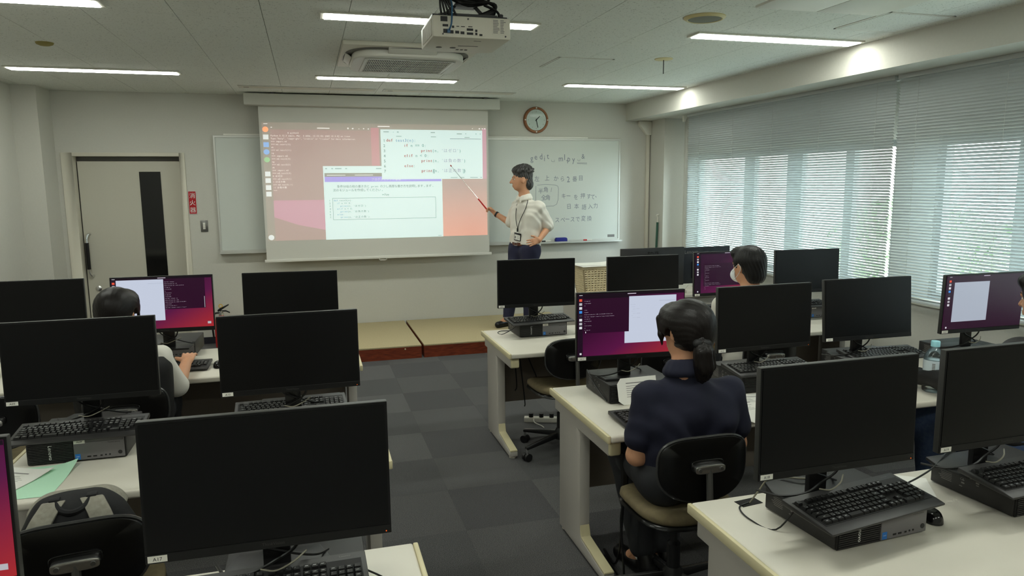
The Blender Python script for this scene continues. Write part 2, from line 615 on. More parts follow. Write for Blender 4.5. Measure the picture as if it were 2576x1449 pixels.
_b.inputs['Emission Strength'].default_value = 0.85
# ================================================================== the room
XL, XR, YF, YB, ZC = -2.66, 4.27, 8.40, -1.6, 2.70

fl = struct('floor', MB().box(XL - .3, YB, -0.08, XR + .3, YF + .2, -0.007).mesh('floor_slab', 'carpet_2'))
TX0, TY0, TS = 0.695 - 7 * 0.5, 5.84 - 12 * 0.5, 0.5
_tile = [cached(('tile', k), lambda k=k: MB().box(0.0003, 0.0003, -0.0068, TS - 0.0003, TS - 0.0003, 0).mesh('carpet_tile', CARPET[k])) for k in range(4)]
for i in range(15):
    for j in range(1, 18):
        x, y = TX0 + i * TS, TY0 + j * TS
        k = ((i + j) % 2) * 1 + (2 if random.random() < 0.4 else 0)
        put('carpet_tile', _tile[k], fl, (x, y, 0))

ce = struct('ceiling', MB().box(XL - .3, YB, ZC + 0.011, XR + .3, YF + .2, ZC + 0.10).mesh('ceiling_slab', 'ceiling_dark'))
PX, PY = 0.474, 0.948
_cb = cached('cb', lambda: MB().box(0.0016, 0.0012, 0, PX - 0.0016, PY - 0.0012, 0.011).mesh('ceiling_board', 'ceiling_board'))
for i in range(15):
    for j in range(11):
        x, y = -1.145 - 4 * PX + i * PX, 8.40 - (j + 1) * PY
        if x > 3.95:
            continue
        put('ceiling_board', _cb, ce, (x, y, ZC))

# front wall around the door opening
DX0, DX1, DZ = -2.30, -1.285, 2.05
mb = MB()
mb.box(XL - .3, YF, 0, DX0, YF + .16, ZC + .01)
mb.box(DX1, YF, 0, XR + .4, YF + .16, ZC + .01)
mb.box(DX0, YF, DZ, DX1, YF + .16, ZC + .01)
struct('wall_front', mb.mesh('wall_front', 'wall_paint'))
struct('wall_left', MB().box(XL - .12, YB, 0, XL, YF, ZC + .01).mesh('wall_left', 'wall_paint'))
struct('wall_left_column', MB().box(XL, 8.0, 0, -2.445, YF, ZC).mesh('wall_left_column', 'wall_paint'))
struct('wall_back', MB().box(XL - .3, YB - .12, 0, XR + .5, YB, ZC + .1).mesh('wall_back', 'wall_paint'))
# right wall: low part, recessed window wall, corner column and beam
struct('wall_right_low', MB().box(4.27, YB, 0, 4.60, 8.0, 0.83).mesh('wall_right_low', 'wall_paint'))
struct('trim_1', MB().box(4.255, YB, 0.83, 4.50, 8.0, 0.852).mesh('window_sill', 'frame_paint', 0.003))
struct('wall_right_column', MB().box(4.20, 8.0, 0, 4.60, YF, 2.494).mesh('wall_right_column', 'wall_paint'))
mb = MB()
mb.box(4.47, YB, 2.05, 4.62, 8.0, 2.494)
mb.box(4.47, 7.72, 0.83, 4.62, 8.0, 2.05)
mb.box(4.47, 4.28, 0.83, 4.62, 4.66, 2.05)
mb.box(4.47, YB, 0.83, 4.62, 1.4, 2.05)
struct('wall_right_upper', mb.mesh('wall_right_upper', 'wall_paint'))
struct('wall_right_beam', MB().box(3.87, YB, 2.494, 4.62, YF, ZC + .011).mesh('wall_right_beam', 'wall_paint'))
for n, y0, y1, mul in ((1, 4.66, 7.72, [(6.57, 6.75), (5.82, 6.04), (5.15, 5.25)]), (2, 1.40, 4.28, [(3.50, 3.67), (2.70, 2.86)])):
    wn = bpy.data.objects.new('window_%d' % n, None)
    C.objects.link(wn)
    wn['kind'] = 'structure'
    mb = MB()
    mb.box(4.50, y0, 0.852, 4.56, y1, 0.90)
    mb.box(4.50, y0, 2.0, 4.56, y1, 2.05)
    mb.box(4.50, y0, 0.90, 4.56, y0 + .045, 2.0)
    mb.box(4.50, y1 - .045, 0.90, 4.56, y1, 2.0)
    put('window_frame', mb.mesh('window_frame', 'alu_window'), wn)
    edges = [y0 + .045] + [e for m_ in sorted(mul) for e in m_] + [y1 - .045]
    for a, b in sorted(mul):
        put('mullion', MB().box(4.495, a, 0.90, 4.555, b, 2.0).mesh('mullion', 'alu_window'), wn)
    for k in range(0, len(edges), 2):
        put('pane', MB().box(4.525, edges[k], 0.90, 4.529, edges[k + 1], 2.0).mesh('pane', 'window_glass'), wn)

# dark vinyl base along the front wall
for k, (a, b) in enumerate(((XL, DX0 - .06), (DX1 + .06, -0.76), (2.87, 4.2))):
    struct('baseboard_front_%d' % (k + 1), MB().box(a if k else -2.44, YF - .008, 0, b, YF, 0.075).mesh('baseboard', 'baseboard_vinyl'))

# the door
dr = bpy.data.objects.new('door_1', None)
C.objects.link(dr)
dr['kind'] = 'structure'
mb = MB()
mb.box(DX0 + .014, YF + .105, 0.01, DX1 - .002, YF + .14, 1.998)
leaf = mb.mesh('door_leaf', 'door_paint')
put('door_leaf', leaf, dr)
mb = MB()
mb.box(DX0 - .10, YF - .014, 0, DX0 + .004, YF + .149, DZ + .032)
mb.box(DX1 - .004, YF - .014, 0, DX1 + .05, YF + .149, DZ + .032)
mb.box(DX0 + .004, YF - .014, DZ - .004, DX1 - .004, YF + .149, DZ + .032)
put('door_frame', mb.mesh('door_frame', 'frame_paint', 0.002, 1), dr)
put('shaded_header', MB().box(DX0, YF + .135, 1.99, DX1, YF + .15, DZ).mesh('shaded_header', 'slot_grey'), dr)  # header stop; its grey stands in for the shade in the top reveal
put('door_light_block', MB().box(DX0 - .1, YF + .15, 0, DX1 + .1, YF + .17, DZ + .1).mesh('door_light_block', 'grey_dark'), dr)  # unseen sheet added behind the door to keep daylight out of the gap
put('door_seal', MB().box(DX0 + .0045, YF + .11, 0, DX0 + .0135, YF + .14, 1.99).mesh('door_seal', 'dark_hole'), dr)
mb = MB()
mb.box(-1.708, YF + .099, 0.42, -1.50, YF + .1055, 1.888)
put('door_window', mb.mesh('door_window', 'glass_dark'), dr)
hd = put('door_handle', MB().tube(spline([(-2.225, YF + .107, 1.235), (-2.235, YF + .075, 1.24), (-2.252, YF + .057, 1.20), (-2.252, YF + .055, 1.13)], 4), .011, 8)
         .tube(spline([(-2.225, YF + .107, 0.80), (-2.235, YF + .075, 0.795), (-2.252, YF + .057, 0.83), (-2.252, YF + .055, 0.88)], 4), .011, 8).mesh('door_handle', 'chrome', smooth=True), dr)
put('grip', MB().tube([(-2.252, YF + .055, 0.87), (-2.252, YF + .055, 1.15)], .019, 12).mesh('grip', 'leather_black', smooth=True), hd)
mb = MB()
mb.m = Matrix.Translation((-2.19, YF + .107, 0.655)) @ Matrix.Rotation(PI / 2, 4, 'X')
mb.lathe([(0.031, 0), (0.031, 0.006), (0.022, 0.012), (0.012, 0.014), (0.0, 0.014)], 20)
put('lock_cylinder', mb.mesh('lock_cylinder', 'chrome', smooth=True), dr)

# ------------------------------------------------------------------ venetian blinds
BX, NS, SP = 4.215, 75, 0.0215


def slat_mesh(L):
    prof = []
    wd, t = 0.0125, 0.0006
    for k in range(5):
        u = -1 + k / 2.0
        prof.append((u * wd, 0.0028 * (1 - u * u)))
    poly = prof + [(a, b - t) for a, b in reversed(prof)]
    mb = MB()
    mb.m = Matrix.Rotation(math.radians(46), 4, 'Y')
    mb.prism(poly, -L / 2, L / 2, 'y')
    return mb.mesh('slat', 'slat', smooth=True, angle=50)


for lab, y0, y1, cords in (('wide white venetian blind hanging left of the gap, beside the corner column', 4.445, 7.46, (4.62, 5.25, 5.9, 6.55, 7.2)),
                           ('white venetian blind right of the narrow bright gap, nearest the camera', 1.35, 4.415, (4.23, 3.55, 2.9, 2.2, 1.6))):
    vb = thing('venetian_blind', lab, 'blind', (BX, (y0 + y1) / 2, 0.852), 0, 'venetian blinds along the windows')
    L = y1 - y0
    sm = slat_mesh(L)
    put('head_rail', MB().box(-.022, -L / 2, 0, .022, L / 2, .032).mesh('head_rail', 'slat', .003), vb, (0, 0, 2.494 - .032 - .852))
    for k in range(NS):
        put('slat', sm, vb, (random.uniform(-.0006, .0006), random.uniform(-.002, .002), 0.026 + k * SP))
    put('bottom_rail', MB().box(-.013, -L / 2, 0, .013, L / 2, .016).mesh('bottom_rail', 'slat', .003), vb, (0, 0, 0.0))
    for c in cords:
        put('ladder_cord', MB().tube([(-.013, c - (y0 + y1) / 2, .01), (-.013, c - (y0 + y1) / 2, 1.62)], .0008, 4).mesh('ladder_cord', 'cord'), vb)
    if y0 > 4:
        put('pull_cord', MB().tube([(-.03, L / 2 - .02, 1.60), (-.034, L / 2 - .012, .3)], .0015, 5).mesh('pull_cord', 'cord'), vb)
        put('bracket', MB().prism([(0, 0), (.05, 0), (.02, -.07), (.006, -.07)], -.02, .02, 'y').mesh('bracket', 'white_plastic'), vb, (-.05, L / 2 + .04, 1.63))

# ------------------------------------------------------------------ beyond the windows
g = struct('ground_outside', MB().box(4.62, -14, -0.7, 40, 30, -0.6).mesh('ground_outside', 'ground_out'))
bd = thing('building', 'pinkish brick building glimpsed through the far left of the blinds', 'building', (17, 27, -0.6))
put('wall', MB().box(-3, -7, 0, 3, 7, 7).mesh('wall', 'brick_out'), bd)
put('roof', MB().box(-3.2, -7.2, 7, 3.2, 7.2, 7.3).mesh('roof', 'concrete_out'), bd)
for k in range(5):
    for q in range(2):
        put('window', MB().box(-3.03, -6 + k * 2.5, 1.2 + q * 2.9, -2.97, -4.6 + k * 2.5, 2.7 + q * 2.9).mesh('window', 'concrete_out'), bd)


def shrub(name, label, x, y, r, hh, n, seed):
    rr = random.Random(seed)
    o = thing(name, label, 'shrub', (x, y, -0.6), 0, 'shrubs outside the windows')
    mb = MB()
    for _ in range(n):
        th, z = rr.uniform(0, 2 * PI), rr.uniform(0.05, 1)
        q = r * math.sqrt(max(0.05, 1 - (2 * z - 0.9) ** 2 * 0.8)) * rr.uniform(.6, 1)
        c = Vector((q * math.cos(th), q * math.sin(th), z * hh))
        a = Vector((rr.uniform(-1, 1), rr.uniform(-1, 1), rr.uniform(-.3, 1))).normalized()
        b = a.orthogonal().normalized()
        s = rr.uniform(.07, .13)
        mb.add([tuple(c - a * s), tuple(c + b * s * .5), tuple(c + a * s), tuple(c - b * s * .5)], [(0, 1, 2, 3)])
    fo = put('foliage', mb.mesh('foliage', 'shrub'), o)
    fo['kind'] = 'stuff'
    put('stem', MB().tube([(0, 0, 0), (.03, .02, hh * .8)], [.06, .02], 7).mesh('stem', 'leather_brown'), o)


shrub('shrub', 'green shrub seen low through the blind nearest the camera', 9.0, 4.6, 1.5, 2.1, 1500, 1)
shrub('shrub', 'green shrub seen low through the blind behind the boy in the front row', 11.5, 11.6, 1.6, 2.0, 1400, 2)
shrub('shrub', 'green shrub seen through the blind right of the sitting boy', 10.4, 7.9, 1.4, 1.8, 1200, 3)

# ------------------------------------------------------------------ ceiling fittings
_fr = cached('lf', lambda: MB().box(-.652, -.080, 0, .652, .080, .012).mesh('light_frame', 'white_plastic', .002, 1))
_di = cached('ld', lambda: MB().box(-.628, -.064, 0, .628, .064, .006).mesh('light_diffuser', 'lamp_diffuser'))
LNAME = {(0, 0): 'long ceiling light above the door', (1, 0): 'long ceiling light in front of the projection screen', (2, 0): 'long ceiling light above the wall clock side, by the beam',
         (0, 1): 'ceiling light cut off at the top left corner', (1, 1): 'ceiling light partly hidden by the projector', (2, 1): 'ceiling light under the round speaker, touching the beam',
         (0, 2): 'ceiling light of the third row on the left, overhead', (1, 2): 'ceiling light of the third row in the middle, overhead', (2, 2): 'ceiling light of the third row by the beam, overhead',
         (0, 3): 'ceiling light of the rear row on the left', (1, 3): 'ceiling light of the rear row in the middle', (2, 3): 'ceiling light of the rear row by the beam'}
for i, x in enumerate((-1.645, 0.772, 3.152)):
    for j, y in enumerate((6.87, 4.40, 1.93, -0.54)):
        t = thing('ceiling_light', LNAME[i, j], 'light', (x, y, ZC), 0, 'long ceiling lights in rows')
        put('frame', _fr, t, (0, 0, -.012))
        put('diffuser', _di, t, (0, 0, -.016))

# four-way ceiling air conditioner
ac = thing('air_conditioner', 'white ceiling cassette air conditioner with a slatted grille', 'air conditioner', (0.76, 5.60, ZC))
put('ceiling_panel', MB().box(-.48, -.48, -.03, .48, .48, 0).mesh('ceiling_panel', 'ac_cream', .006), ac)


def superell(a, b, n, m_=40):
    return [(a * abs(math.cos(t)) ** (2 / n) * (1 if math.cos(t) >= 0 else -1), b * abs(math.sin(t)) ** (2 / n) * (1 if math.sin(t) >= 0 else -1))
            for t in [2 * PI * k / m_ for k in range(m_)]]


mb = MB()
mb.prism(superell(.455, .455, 3.2), -.036, -.028, 'z')
put('outlet_ring', mb.mesh('outlet_ring', 'slot_grey', smooth=True), ac)
mb = MB()
mb.prism(superell(.405, .40, 4.5), -.085, -.034, 'z')
put('body', mb.mesh('ac_body', 'ac_white', .012, 3), ac)
put('grille_backing', MB().box(-.30, -.29, -.0875, .30, .27, -.084).mesh('grille_backing', 'vent_dark'), ac)
gb = MB()
for k in range(46):
    x = -.295 + k * .0131
    gb.box(x - .0028, -.29, -.091, x + .0022, .27, -.0874)
for k in range(4):
    gb.box(-.30, -.19 + k * .12, -.0905, .30, -.185 + k * .12, -.0872)
o = put('grille_bars', gb.mesh('grille_bars', 'ac_cream'), ac)
o['kind'] = 'stuff'
mb = MB()
for a, b in (((-.325, -.31), (.325, -.29)), ((-.325, .27), (.325, .29)), ((-.325, -.31), (-.30, .29)), ((.30, -.31), (.325, .29))):
    mb.box(a[0], a[1], -.0925, b[0], b[1], -.084)
put('grille_frame', mb.mesh('grille_frame', 'ac_white', .002, 1), ac)
for sx, sy in ((-1, 0), (1, 0), (0, 1), (0, -1)):
    mb = MB()
    mb.m = Matrix.Translation((sx * .43, sy * .43, -.045)) @ Matrix.Rotation(math.atan2(sy, sx), 4, 'Z') @ Matrix.Rotation(math.radians(-38), 4, 'Y')
    mb.box(-.03, -.17, -.004, .035, .17, .004)
    put('louver', mb.mesh('louver', 'ac_white', .003), ac)

# the projector under its bracket
pj = thing('projector', 'cream data projector hanging from the ceiling, its socket panel towards the camera', 'projector', (0.78, 3.40, 2.407))
mb = MB()
mb.prism([(-.186, 0), (.186, 0), (.186, .35), (.10, .385), (-.15, .385), (-.186, .35)], 0, .098, 'z')
put('body', mb.mesh('projector_body', 'ac_cream', .008, 2), pj)
mb = MB()
mb.prism([(-.186, .01), (.172, .01), (.18, .35), (.10, .375), (-.15, .375), (-.18, .35)], .094, .104, 'z')
put('top_plate', mb.mesh('top_plate', 'black_plastic'), pj)
sp = put('socket_panel', MB().box(-.15, -.0018, .012, .062, .001, .062).mesh('socket_panel', 'ac_cream'), pj)
for x, z, ww, hh in ((-.128, .052, .026, .010), (-.092, .047, .010, .010), (-.127, .027, .022, .018), (-.098, .024, .015, .014), (-.073, .024, .018, .012), (-.048, .022, .018, .012),
                     (-.012, .038, .030, .010), (-.012, .020, .030, .010), (.018, .034, .010, .010), (.018, .020, .010, .010), (.040, .016, .014, .008), (-.07, .050, .012, .003), (-.045, .050, .018, .003), (-.01, .051, .02, .003)):
    put('socket', MB().box(x - ww / 2, -.004, z - hh / 2, x + ww / 2, -.0012, z + hh / 2).mesh('socket', 'port_black'), sp)
put('power_inlet', MB().box(-.15, -.004, .070, -.118, .002, .092).mesh('power_inlet', 'port_black'), pj)
lbm = MB()
lbm.box(.095, -.0016, .022, .165, .001, .090)
rl = put('rating_label', lbm.mesh('rating_label', 'ac_cream'), pj)
mb = MB()
for k in range(9):
    z = .084 - k * .007
    mb.box(.10, -.0026, z, .10 + random.uniform(.02, .032), -.0015, z + .003)
    mb.box(.135, -.0026, z, .135 + random.uniform(.012, .026), -.0015, z + .003)
put('fine_print', mb.mesh('fine_print', 'print_grey'), rl)
mb = MB()
for k in range(14):
    mb.box(-.1885, .03 + k * .019, .012, -.1855, .041 + k * .019, .085)
o = put('side_vent', mb.mesh('side_vent', 'vent_line'), pj)
o['kind'] = 'stuff'
mb = MB()
for x, y in ((-.115, .25), (-.045, .25)):
    mb.lathe([(0.015, -.0015), (0.015, .001)], 16, x, y)
mb.box(-.03, .19, -.0015, .07, .196, .001)
mb.box(.02, .06, -.0012, .055, .064, .001)
for k in range(6):
    mb.box(-.02 + (k % 3) * .022, .285 + (k // 3) * .012, -.0015, -.006 + (k % 3) * .022, .291 + (k // 3) * .012, .001)
put('underside_marks', mb.mesh('underside_marks', 'slot_grey'), pj)
put('adjuster_knob', MB().lathe([(.013, .10), (.013, .118), (.009, .12), (0, .12)], 14, .145, .03).mesh('adjuster_knob', 'black_plastic', smooth=True), pj)
for sx in (-.14, -.02, .16):
    mb = MB()
    mb.m = Matrix.Translation((sx, -.001, .014 if sx != -.02 else .085)) @ Matrix.Rotation(PI / 2, 4, 'X')
    mb.lathe([(.004, 0), (.004, .003), (0, .003)], 8)
    put('screw', mb.mesh('screw', 'grey_dark'), pj)
bk = thing('projector_bracket', 'dark ceiling bracket carrying the projector', 'bracket', (0.78, 3.52, 2.511))
put('arm_plate', MB().box(-.15, -.09, 0, .13, .12, .012).mesh('arm_plate', 'grey_dark', .003), bk)
for sx in (-.12, .10):
    put('arm', MB().tube([(sx, 0, .008), (sx * .4, 0.02, .075)], .009, 8).mesh('arm', 'grey_dark', smooth=True), bk)
put('swivel', MB().box(-.065, -.05, .065, .055, .07, .115).mesh('swivel', 'monitor_back', .006), bk)
put('pole', MB().tube([(0, 0.01, .11), (0, 0.01, .185)], .024, 14).mesh('pole', 'white_plastic', smooth=True), bk)
put('ceiling_flange', MB().lathe([(.06, .178), (.06, .189)], 24, 0, .01).mesh('ceiling_flange', 'white_plastic'), bk)
cb = thing('projector_cable', 'bundle of black cables looped over the projector', 'cable', (0.78, 3.40, 2.55))
mb = MB()
for k in range(5):
    rr = random.Random(k)
    mb.tube(spline([(-.14 + .02 * k, .02, -.06), (-.15 + .01 * k, .0, .02), (-.12, .05, .05 + .008 * k), (.0, .06 + rr.uniform(-.02, .03), .02 + .01 * k), (.10 + rr.uniform(-.01, .02), .05, .03), (.12, .08, -.02 + .008 * k), (.02, .1, -.03)], 5), .0055, 7)
mb.tube(spline([(-.125, .03, .05), (-.135, .06, .09), (-.11, .1, .14), (-.11, .11, .155)], 5), .008, 7)
mb.tube(spline([(.09, .05, .03), (.10, .06, .09), (.08, .1, .14), (.08, .11, .155)], 5), .007, 7)
mb.tube(spline([(.07, .05, .02), (.13, .06, .0), (.14, .04, -.03), (.12, .05, -.05)], 5), .006, 7)
put('cable_bundle', mb.mesh('cable_bundle', 'cable_black', smooth=True), cb)
cb2 = thing('network_cable', 'blue network cable plugged into the projector', 'cable', (0.78, 3.40, 2.407))
put('cable_run', MB().tube(spline([(-.112, -.012, .03), (-.105, -.03, .055), (-.10, -.022, .10), (-.095, .0, .15), (-.10, .05, .20), (-.10, .1, .29)], 5), .004, 7).mesh('cable_run', 'cable_blue', smooth=True), cb2)
put('plug', MB().box(-.121, -.014, .018, -.107, -.003, .034).mesh('plug', 'cable_blue'), cb2)

sk = thing('ceiling_speaker', 'round beige speaker set in the ceiling by the beam', 'speaker', (2.32, 3.95, ZC))
put('rim', MB().lathe([(.122, 0), (.122, -.006), (.104, -.016), (.098, -.014), (.098, -.004)], 36).mesh('rim', 'beige_cap', smooth=True), sk)
put('mesh_cover', MB().lathe([(.100, -.004), (.098, -.012), (.06, -.016), (0, -.017)], 32).mesh('mesh_cover', 'speaker_mesh', smooth=True), sk)
an = thing('ceiling_antenna', 'thin rod hanging from a round beige ceiling plate', 'antenna', (2.77, 5.32, ZC))
put('plate', MB().lathe([(.072, 0), (.070, -.006), (0, -.010)], 28).mesh('plate', 'beige_cap', smooth=True), an)
put('rod', MB().tube([(0, 0, -.006), (0, 0, -.115)], .004, 8).mesh('rod', 'grey_dark'), an)
o = put('smoke_detector', MB().lathe([(.055, 0), (.05, -.012), (.03, -.02), (0, -.022)], 24).mesh('ceiling_cap', 'rust_spot', smooth=True), None, (-1.655, 5.688, ZC))
tag(o, 'small brownish round cap on the ceiling above the door side', 'smoke detector')


def hatch(label, x0, y0, x1, y1):
    t = thing('access_hatch', label, 'hatch', ((x0 + x1) / 2, (y0 + y1) / 2, ZC), 0, 'square access hatches in the ceiling')
    a, b = (x1 - x0) / 2, (y1 - y0) / 2
    mb = MB()
    mb.box(-a, -b, -.004, a, -b + .016, 0).box(-a, b - .016, -.004, a, b, 0).box(-a, -b, -.004, -a + .016, b, 0).box(a - .016, -b, -.004, a, b, 0)
    put('hatch_frame', mb.mesh('hatch_frame', 'ac_white'), t)
    put('hatch_gap', MB().box(-a + .015, -b + .015, -.0015, a - .015, b - .015, 0).mesh('hatch_gap', 'ceiling_dark'), t)
    put('hatch_door', MB().box(-a + .020, -b + .018, -.005, a - .018, b - .018, -.0012).mesh('hatch_door', 'ceiling_board'), t)


hatch('square access hatch in the ceiling right of the projector', 1.925, 5.42, 2.395, 5.90)
hatch('white square access hatch in the ceiling against the beam', 3.30, 3.565, 3.78, 4.035)
t = thing('ceiling_panel_unit', 'pale flat panel unit hanging just under the ceiling, cut off at the top edge', 'ceiling unit', (2.86, 3.16, ZC))
put('housing', MB().box(-.46, -.5, -.05, .20, .22, 0).mesh('housing', 'ac_white'), t)
put('panel', MB().box(-.54, -.55, -.062, -.162, .285, -.048).mesh('panel', 'ac_white', .003), t)
put('panel', MB().box(-.159, -.55, -.062, .24, .285, -.048).mesh('panel', 'ac_white', .003), t)
put('dark_slot', MB().box(-.50, .0, -.048, -.455, .18, -.004).mesh('dark_slot', 'vent_dark'), t)
for lab, x0, x1 in (('long slot cover in the ceiling above the left half of the projection screen', -.60, .735), ('long slot cover in the ceiling above the right half of the projection screen', .805, 2.22)):
    t = thing('slot_cover', lab, 'ceiling panel', ((x0 + x1) / 2, 7.70, ZC), 0, 'slot covers above the screen')
    a = (x1 - x0) / 2
    put('frame', MB().box(-a, -.09, -.005, a, .09, 0).mesh('slot_frame', 'case_white', .0015, 1), t)
    put('inset', MB().box(-a + .03, -.055, -.0075, a - .03, .055, -.004).mesh('slot_inset', 'ac_cream', .001, 1), t)
    put('catch', MB().box(-a + .05, -.02, -.009, -a + .10, .0, -.007).mesh('catch', 'grey_dark'), t)
# ================================================================== things on the front wall
ps = thing('projection_screen', 'wide pull-down projection screen showing a desktop with code windows', 'projection screen', (0.80, 8.21, 0.90))


def Wp(x, z):
    return (x - 0.80, z - 0.90)


def plate(x0, z0, x1, z1, y, mat_, parent, name, th=0.0004):
    a, b = Wp(x0, z0)
    c, d = Wp(x1, z1)
    return put(name, MB().box(a, y - th, b, c, y, d).mesh(name, mat_), parent)


put('case', MB().box(-1.387, -.11, 1.668, 1.367, .012, 1.785).mesh('case', 'case_white', .004), ps)
for x in (-1.1, 0.15, 1.2):
    put('case_clip', MB().box(x - .02, -.115, 1.785, x + .02, -.02, 1.80).mesh('case_clip', 'grey_dark'), ps)
put('cloth', MB().box(-1.255, 0, .02, 1.25, .0015, 1.67).mesh('cloth', 'fabric_screen'), ps)
put('bottom_bar', MB().box(-1.275, -.012, .0, 1.275, .014, .03).mesh('bottom_bar', 'bar_white', .004), ps)
hd = put('pull_handle', MB().box(-.045, -.008, -.02, .045, .008, -.012).box(-.045, -.008, -.02, -.035, .008, .002).box(.035, -.008, -.02, .045, .008, .002).mesh('pull_handle', 'bar_white'), ps)
pic = plate(-.43, 1.133, 2.03, 2.40, -.0002, 'b_gray', ps, 'projected_picture')
L1, L2, L3, L4 = -.0010, -.0018, -.0026, -.0034
# wallpaper zones of the projected desktop
def zone(poly, y, mat_, name='wallpaper_zone'):
    mb = MB()
    mb.prism([Wp(a, b) for a, b in poly], y, y + .0004, 'y')
    put(name, mb.mesh(name, mat_), pic)


zone([(1.50, 1.134), (2.028, 1.134), (2.028, 1.79), (1.50, 1.79)], L1, 'b_sunset')
zone([(1.98, 1.79), (2.028, 1.79), (2.028, 2.36), (1.98, 2.36)], L1, 'b_pink')
zone([(-.35, 1.571), (.182, 1.571), (.182, 1.24), (-.10, 1.30), (-.352, 1.39)][::-1], L1, 'b_pink')
zone([(-.35, 1.134), (.182, 1.134), (.182, 1.24), (-.10, 1.30), (-.352, 1.39)], L1, 'b_rose')
zone([(-.35, 1.571), (.712, 1.571), (.712, 2.325), (-.35, 2.325)], L1, 'b_rose')
zone([(.712, 1.94), (.80, 1.94), (.80, 2.355), (.712, 2.355)], L1 - .0002, 'b_mag')
# terminal text
mb = MB()
for k, line in enumerate(CODE_TERM):
    mb.mono(line, .0225, .0128, FRONT(-.345 - .80 + (.175 if k == 0 else 0), L2, 2.283 - k * .0306 - .90))
put('terminal_text', mb.mesh('terminal_text', 'b_txt_l'), pic)
mb = MB()
for a, b, c, d in ((-.34, 2.343, -.325, 2.351), (.14, 2.340, .27, 2.348), (.46, 2.338, .474, 2.352), (.51, 2.338, .526, 2.350), (.58, 2.338, .59, 2.344), (.63, 2.338, .642, 2.35), (.68, 2.336, .692, 2.348), (-.43 + .02, 2.380, -.37, 2.386), (.79, 2.367, .92, 2.376), (1.86, 2.355, 1.87, 2.365), (1.94, 2.352, 1.955, 2.366), (1.975, 2.354, 1.99, 2.364), (2.005, 2.352, 2.018, 2.366)):
    mb.box(a - .80, L2 - .0003, b - .90, c - .80, L2, d - .90)
put('bar_text', mb.mesh('bar_text', 'b_txt_l'), pic)
# dock icons down the left side
for k, (z, m_) in enumerate(((2.325, 'b_icon_o'), (2.245, 'b_icon_w'), (2.165, 'b_icon_b'), (2.088, 'b_icon_b'), (2.006, 'b_icon_g'), (1.93, 'b_gray'), (1.855, 'b_icon_w'), (1.785, 'b_icon_w'), (1.71, 'b_icon_w'), (1.64, 'b_icon_w'), (1.171, 'b_icon_w'))):
    x = -.394 - .80
    mb = MB()
    if k in (0, 3, 4, 10):
        mb.prism([(x + .03 * math.cos(2 * PI * q / 20), z - .90 + .028 * math.sin(2 * PI * q / 20)) for q in range(20)], L2 - .0003, L2, 'y')
    else:
        mb.box(x - .027, L2 - .0003, z - .90 - .025, x + .027, L2, z - .90 + .025)
    ic = put('dock_icon', mb.mesh('dock_icon', m_), pic)
# slide window behind
sw = plate(.182, 1.131, 1.50, 1.937, L2, 'b_white', ps, 'slide_window')
plate(.195, 1.822, 1.49, 1.862, L3, 'b_stripe', ps, 'slide_window_stripe').parent = sw
plate(.195, 1.765, 1.49, 1.822, L3, 'b_violet', ps, 'slide_title_band').parent = sw
mb = MB()
mb.mono(SLIDE_T, .030, .0165, FRONT(.70 - .80, L4, 1.780 - .90))
for a in (.22, .52):
    mb.box(a - .80, L4 - .0002, 1.835 - .90, a + .2 - .80, L4, 1.842 - .90)
put('title_text', mb.mesh('title_text', 'b_icon_w'), sw)
mb = MB()
n1 = sum(2 if ord(c) > 0x2000 else 1 for c in SLIDE1)
n2 = sum(2 if ord(c) > 0x2000 else 1 for c in SLIDE2)
mb.mono(SLIDE1, .0335, 1.085 / n1, FRONT(.323 - .80, L3, 1.702 - .90))
mb.mono(SLIDE2, .0335, .555 / n2, FRONT(.279 - .80, L3, 1.662 - .90))
mb.text('m3.py', .032, FRONT(.853 - .80, L3, 1.612 - .90))
for k in range(7):
    mb.mono(str(k + 1), .026, .016, FRONT(.232 - .80, L3, 1.553 - k * .0308 - .90))
put('slide_text', mb.mesh('slide_text', 'bt_dark'), sw)
mb = MB()
for a, b, c, d in ((.269, 1.585, 1.42, 1.588), (.269, 1.348, 1.42, 1.351), (.269, 1.348, .272, 1.588), (1.418, 1.348, 1.421, 1.588)):
    mb.box(a - .80, L3 - .0002, b - .90, c - .80, L3, d - .90)
put('code_frame', mb.mesh('code_frame', 'bt_dark'), sw)
mk_, mr_ = MB(), MB()
for k, (ind, kw, rest) in enumerate(CODE_MAIN):
    x0 = .280 + ind / 8 * .0345
    z = 1.553 - k * .0308
    w_ = mk_.mono(kw, .026, .0158, FRONT(x0 - .80, L3, z - .90))
    mr_.mono(rest, .026, .0158, FRONT(x0 + w_ - .80, L3, z - .90))
put('slide_code_keyword', mk_.mesh('slide_code_keyword', 'bt_blue'), sw)
put('slide_code', mr_.mesh('slide_code', 'bt_dark'), sw)
mb = MB()
for a, c in ((.205, .225), (.27, .29), (.31, .38), (.42, .44), (.755, .815)):
    mb.box(a - .80, L3 - .0002, 1.905 - .90, c - .80, L3, 1.915 - .90)
mb.box(1.44 - .80, L3 - .0002, 1.142 - .90, 1.48 - .80, L3, 1.148 - .90)
put('toolbar_marks', mb.mesh('toolbar_marks', 'bt_bar'), sw)
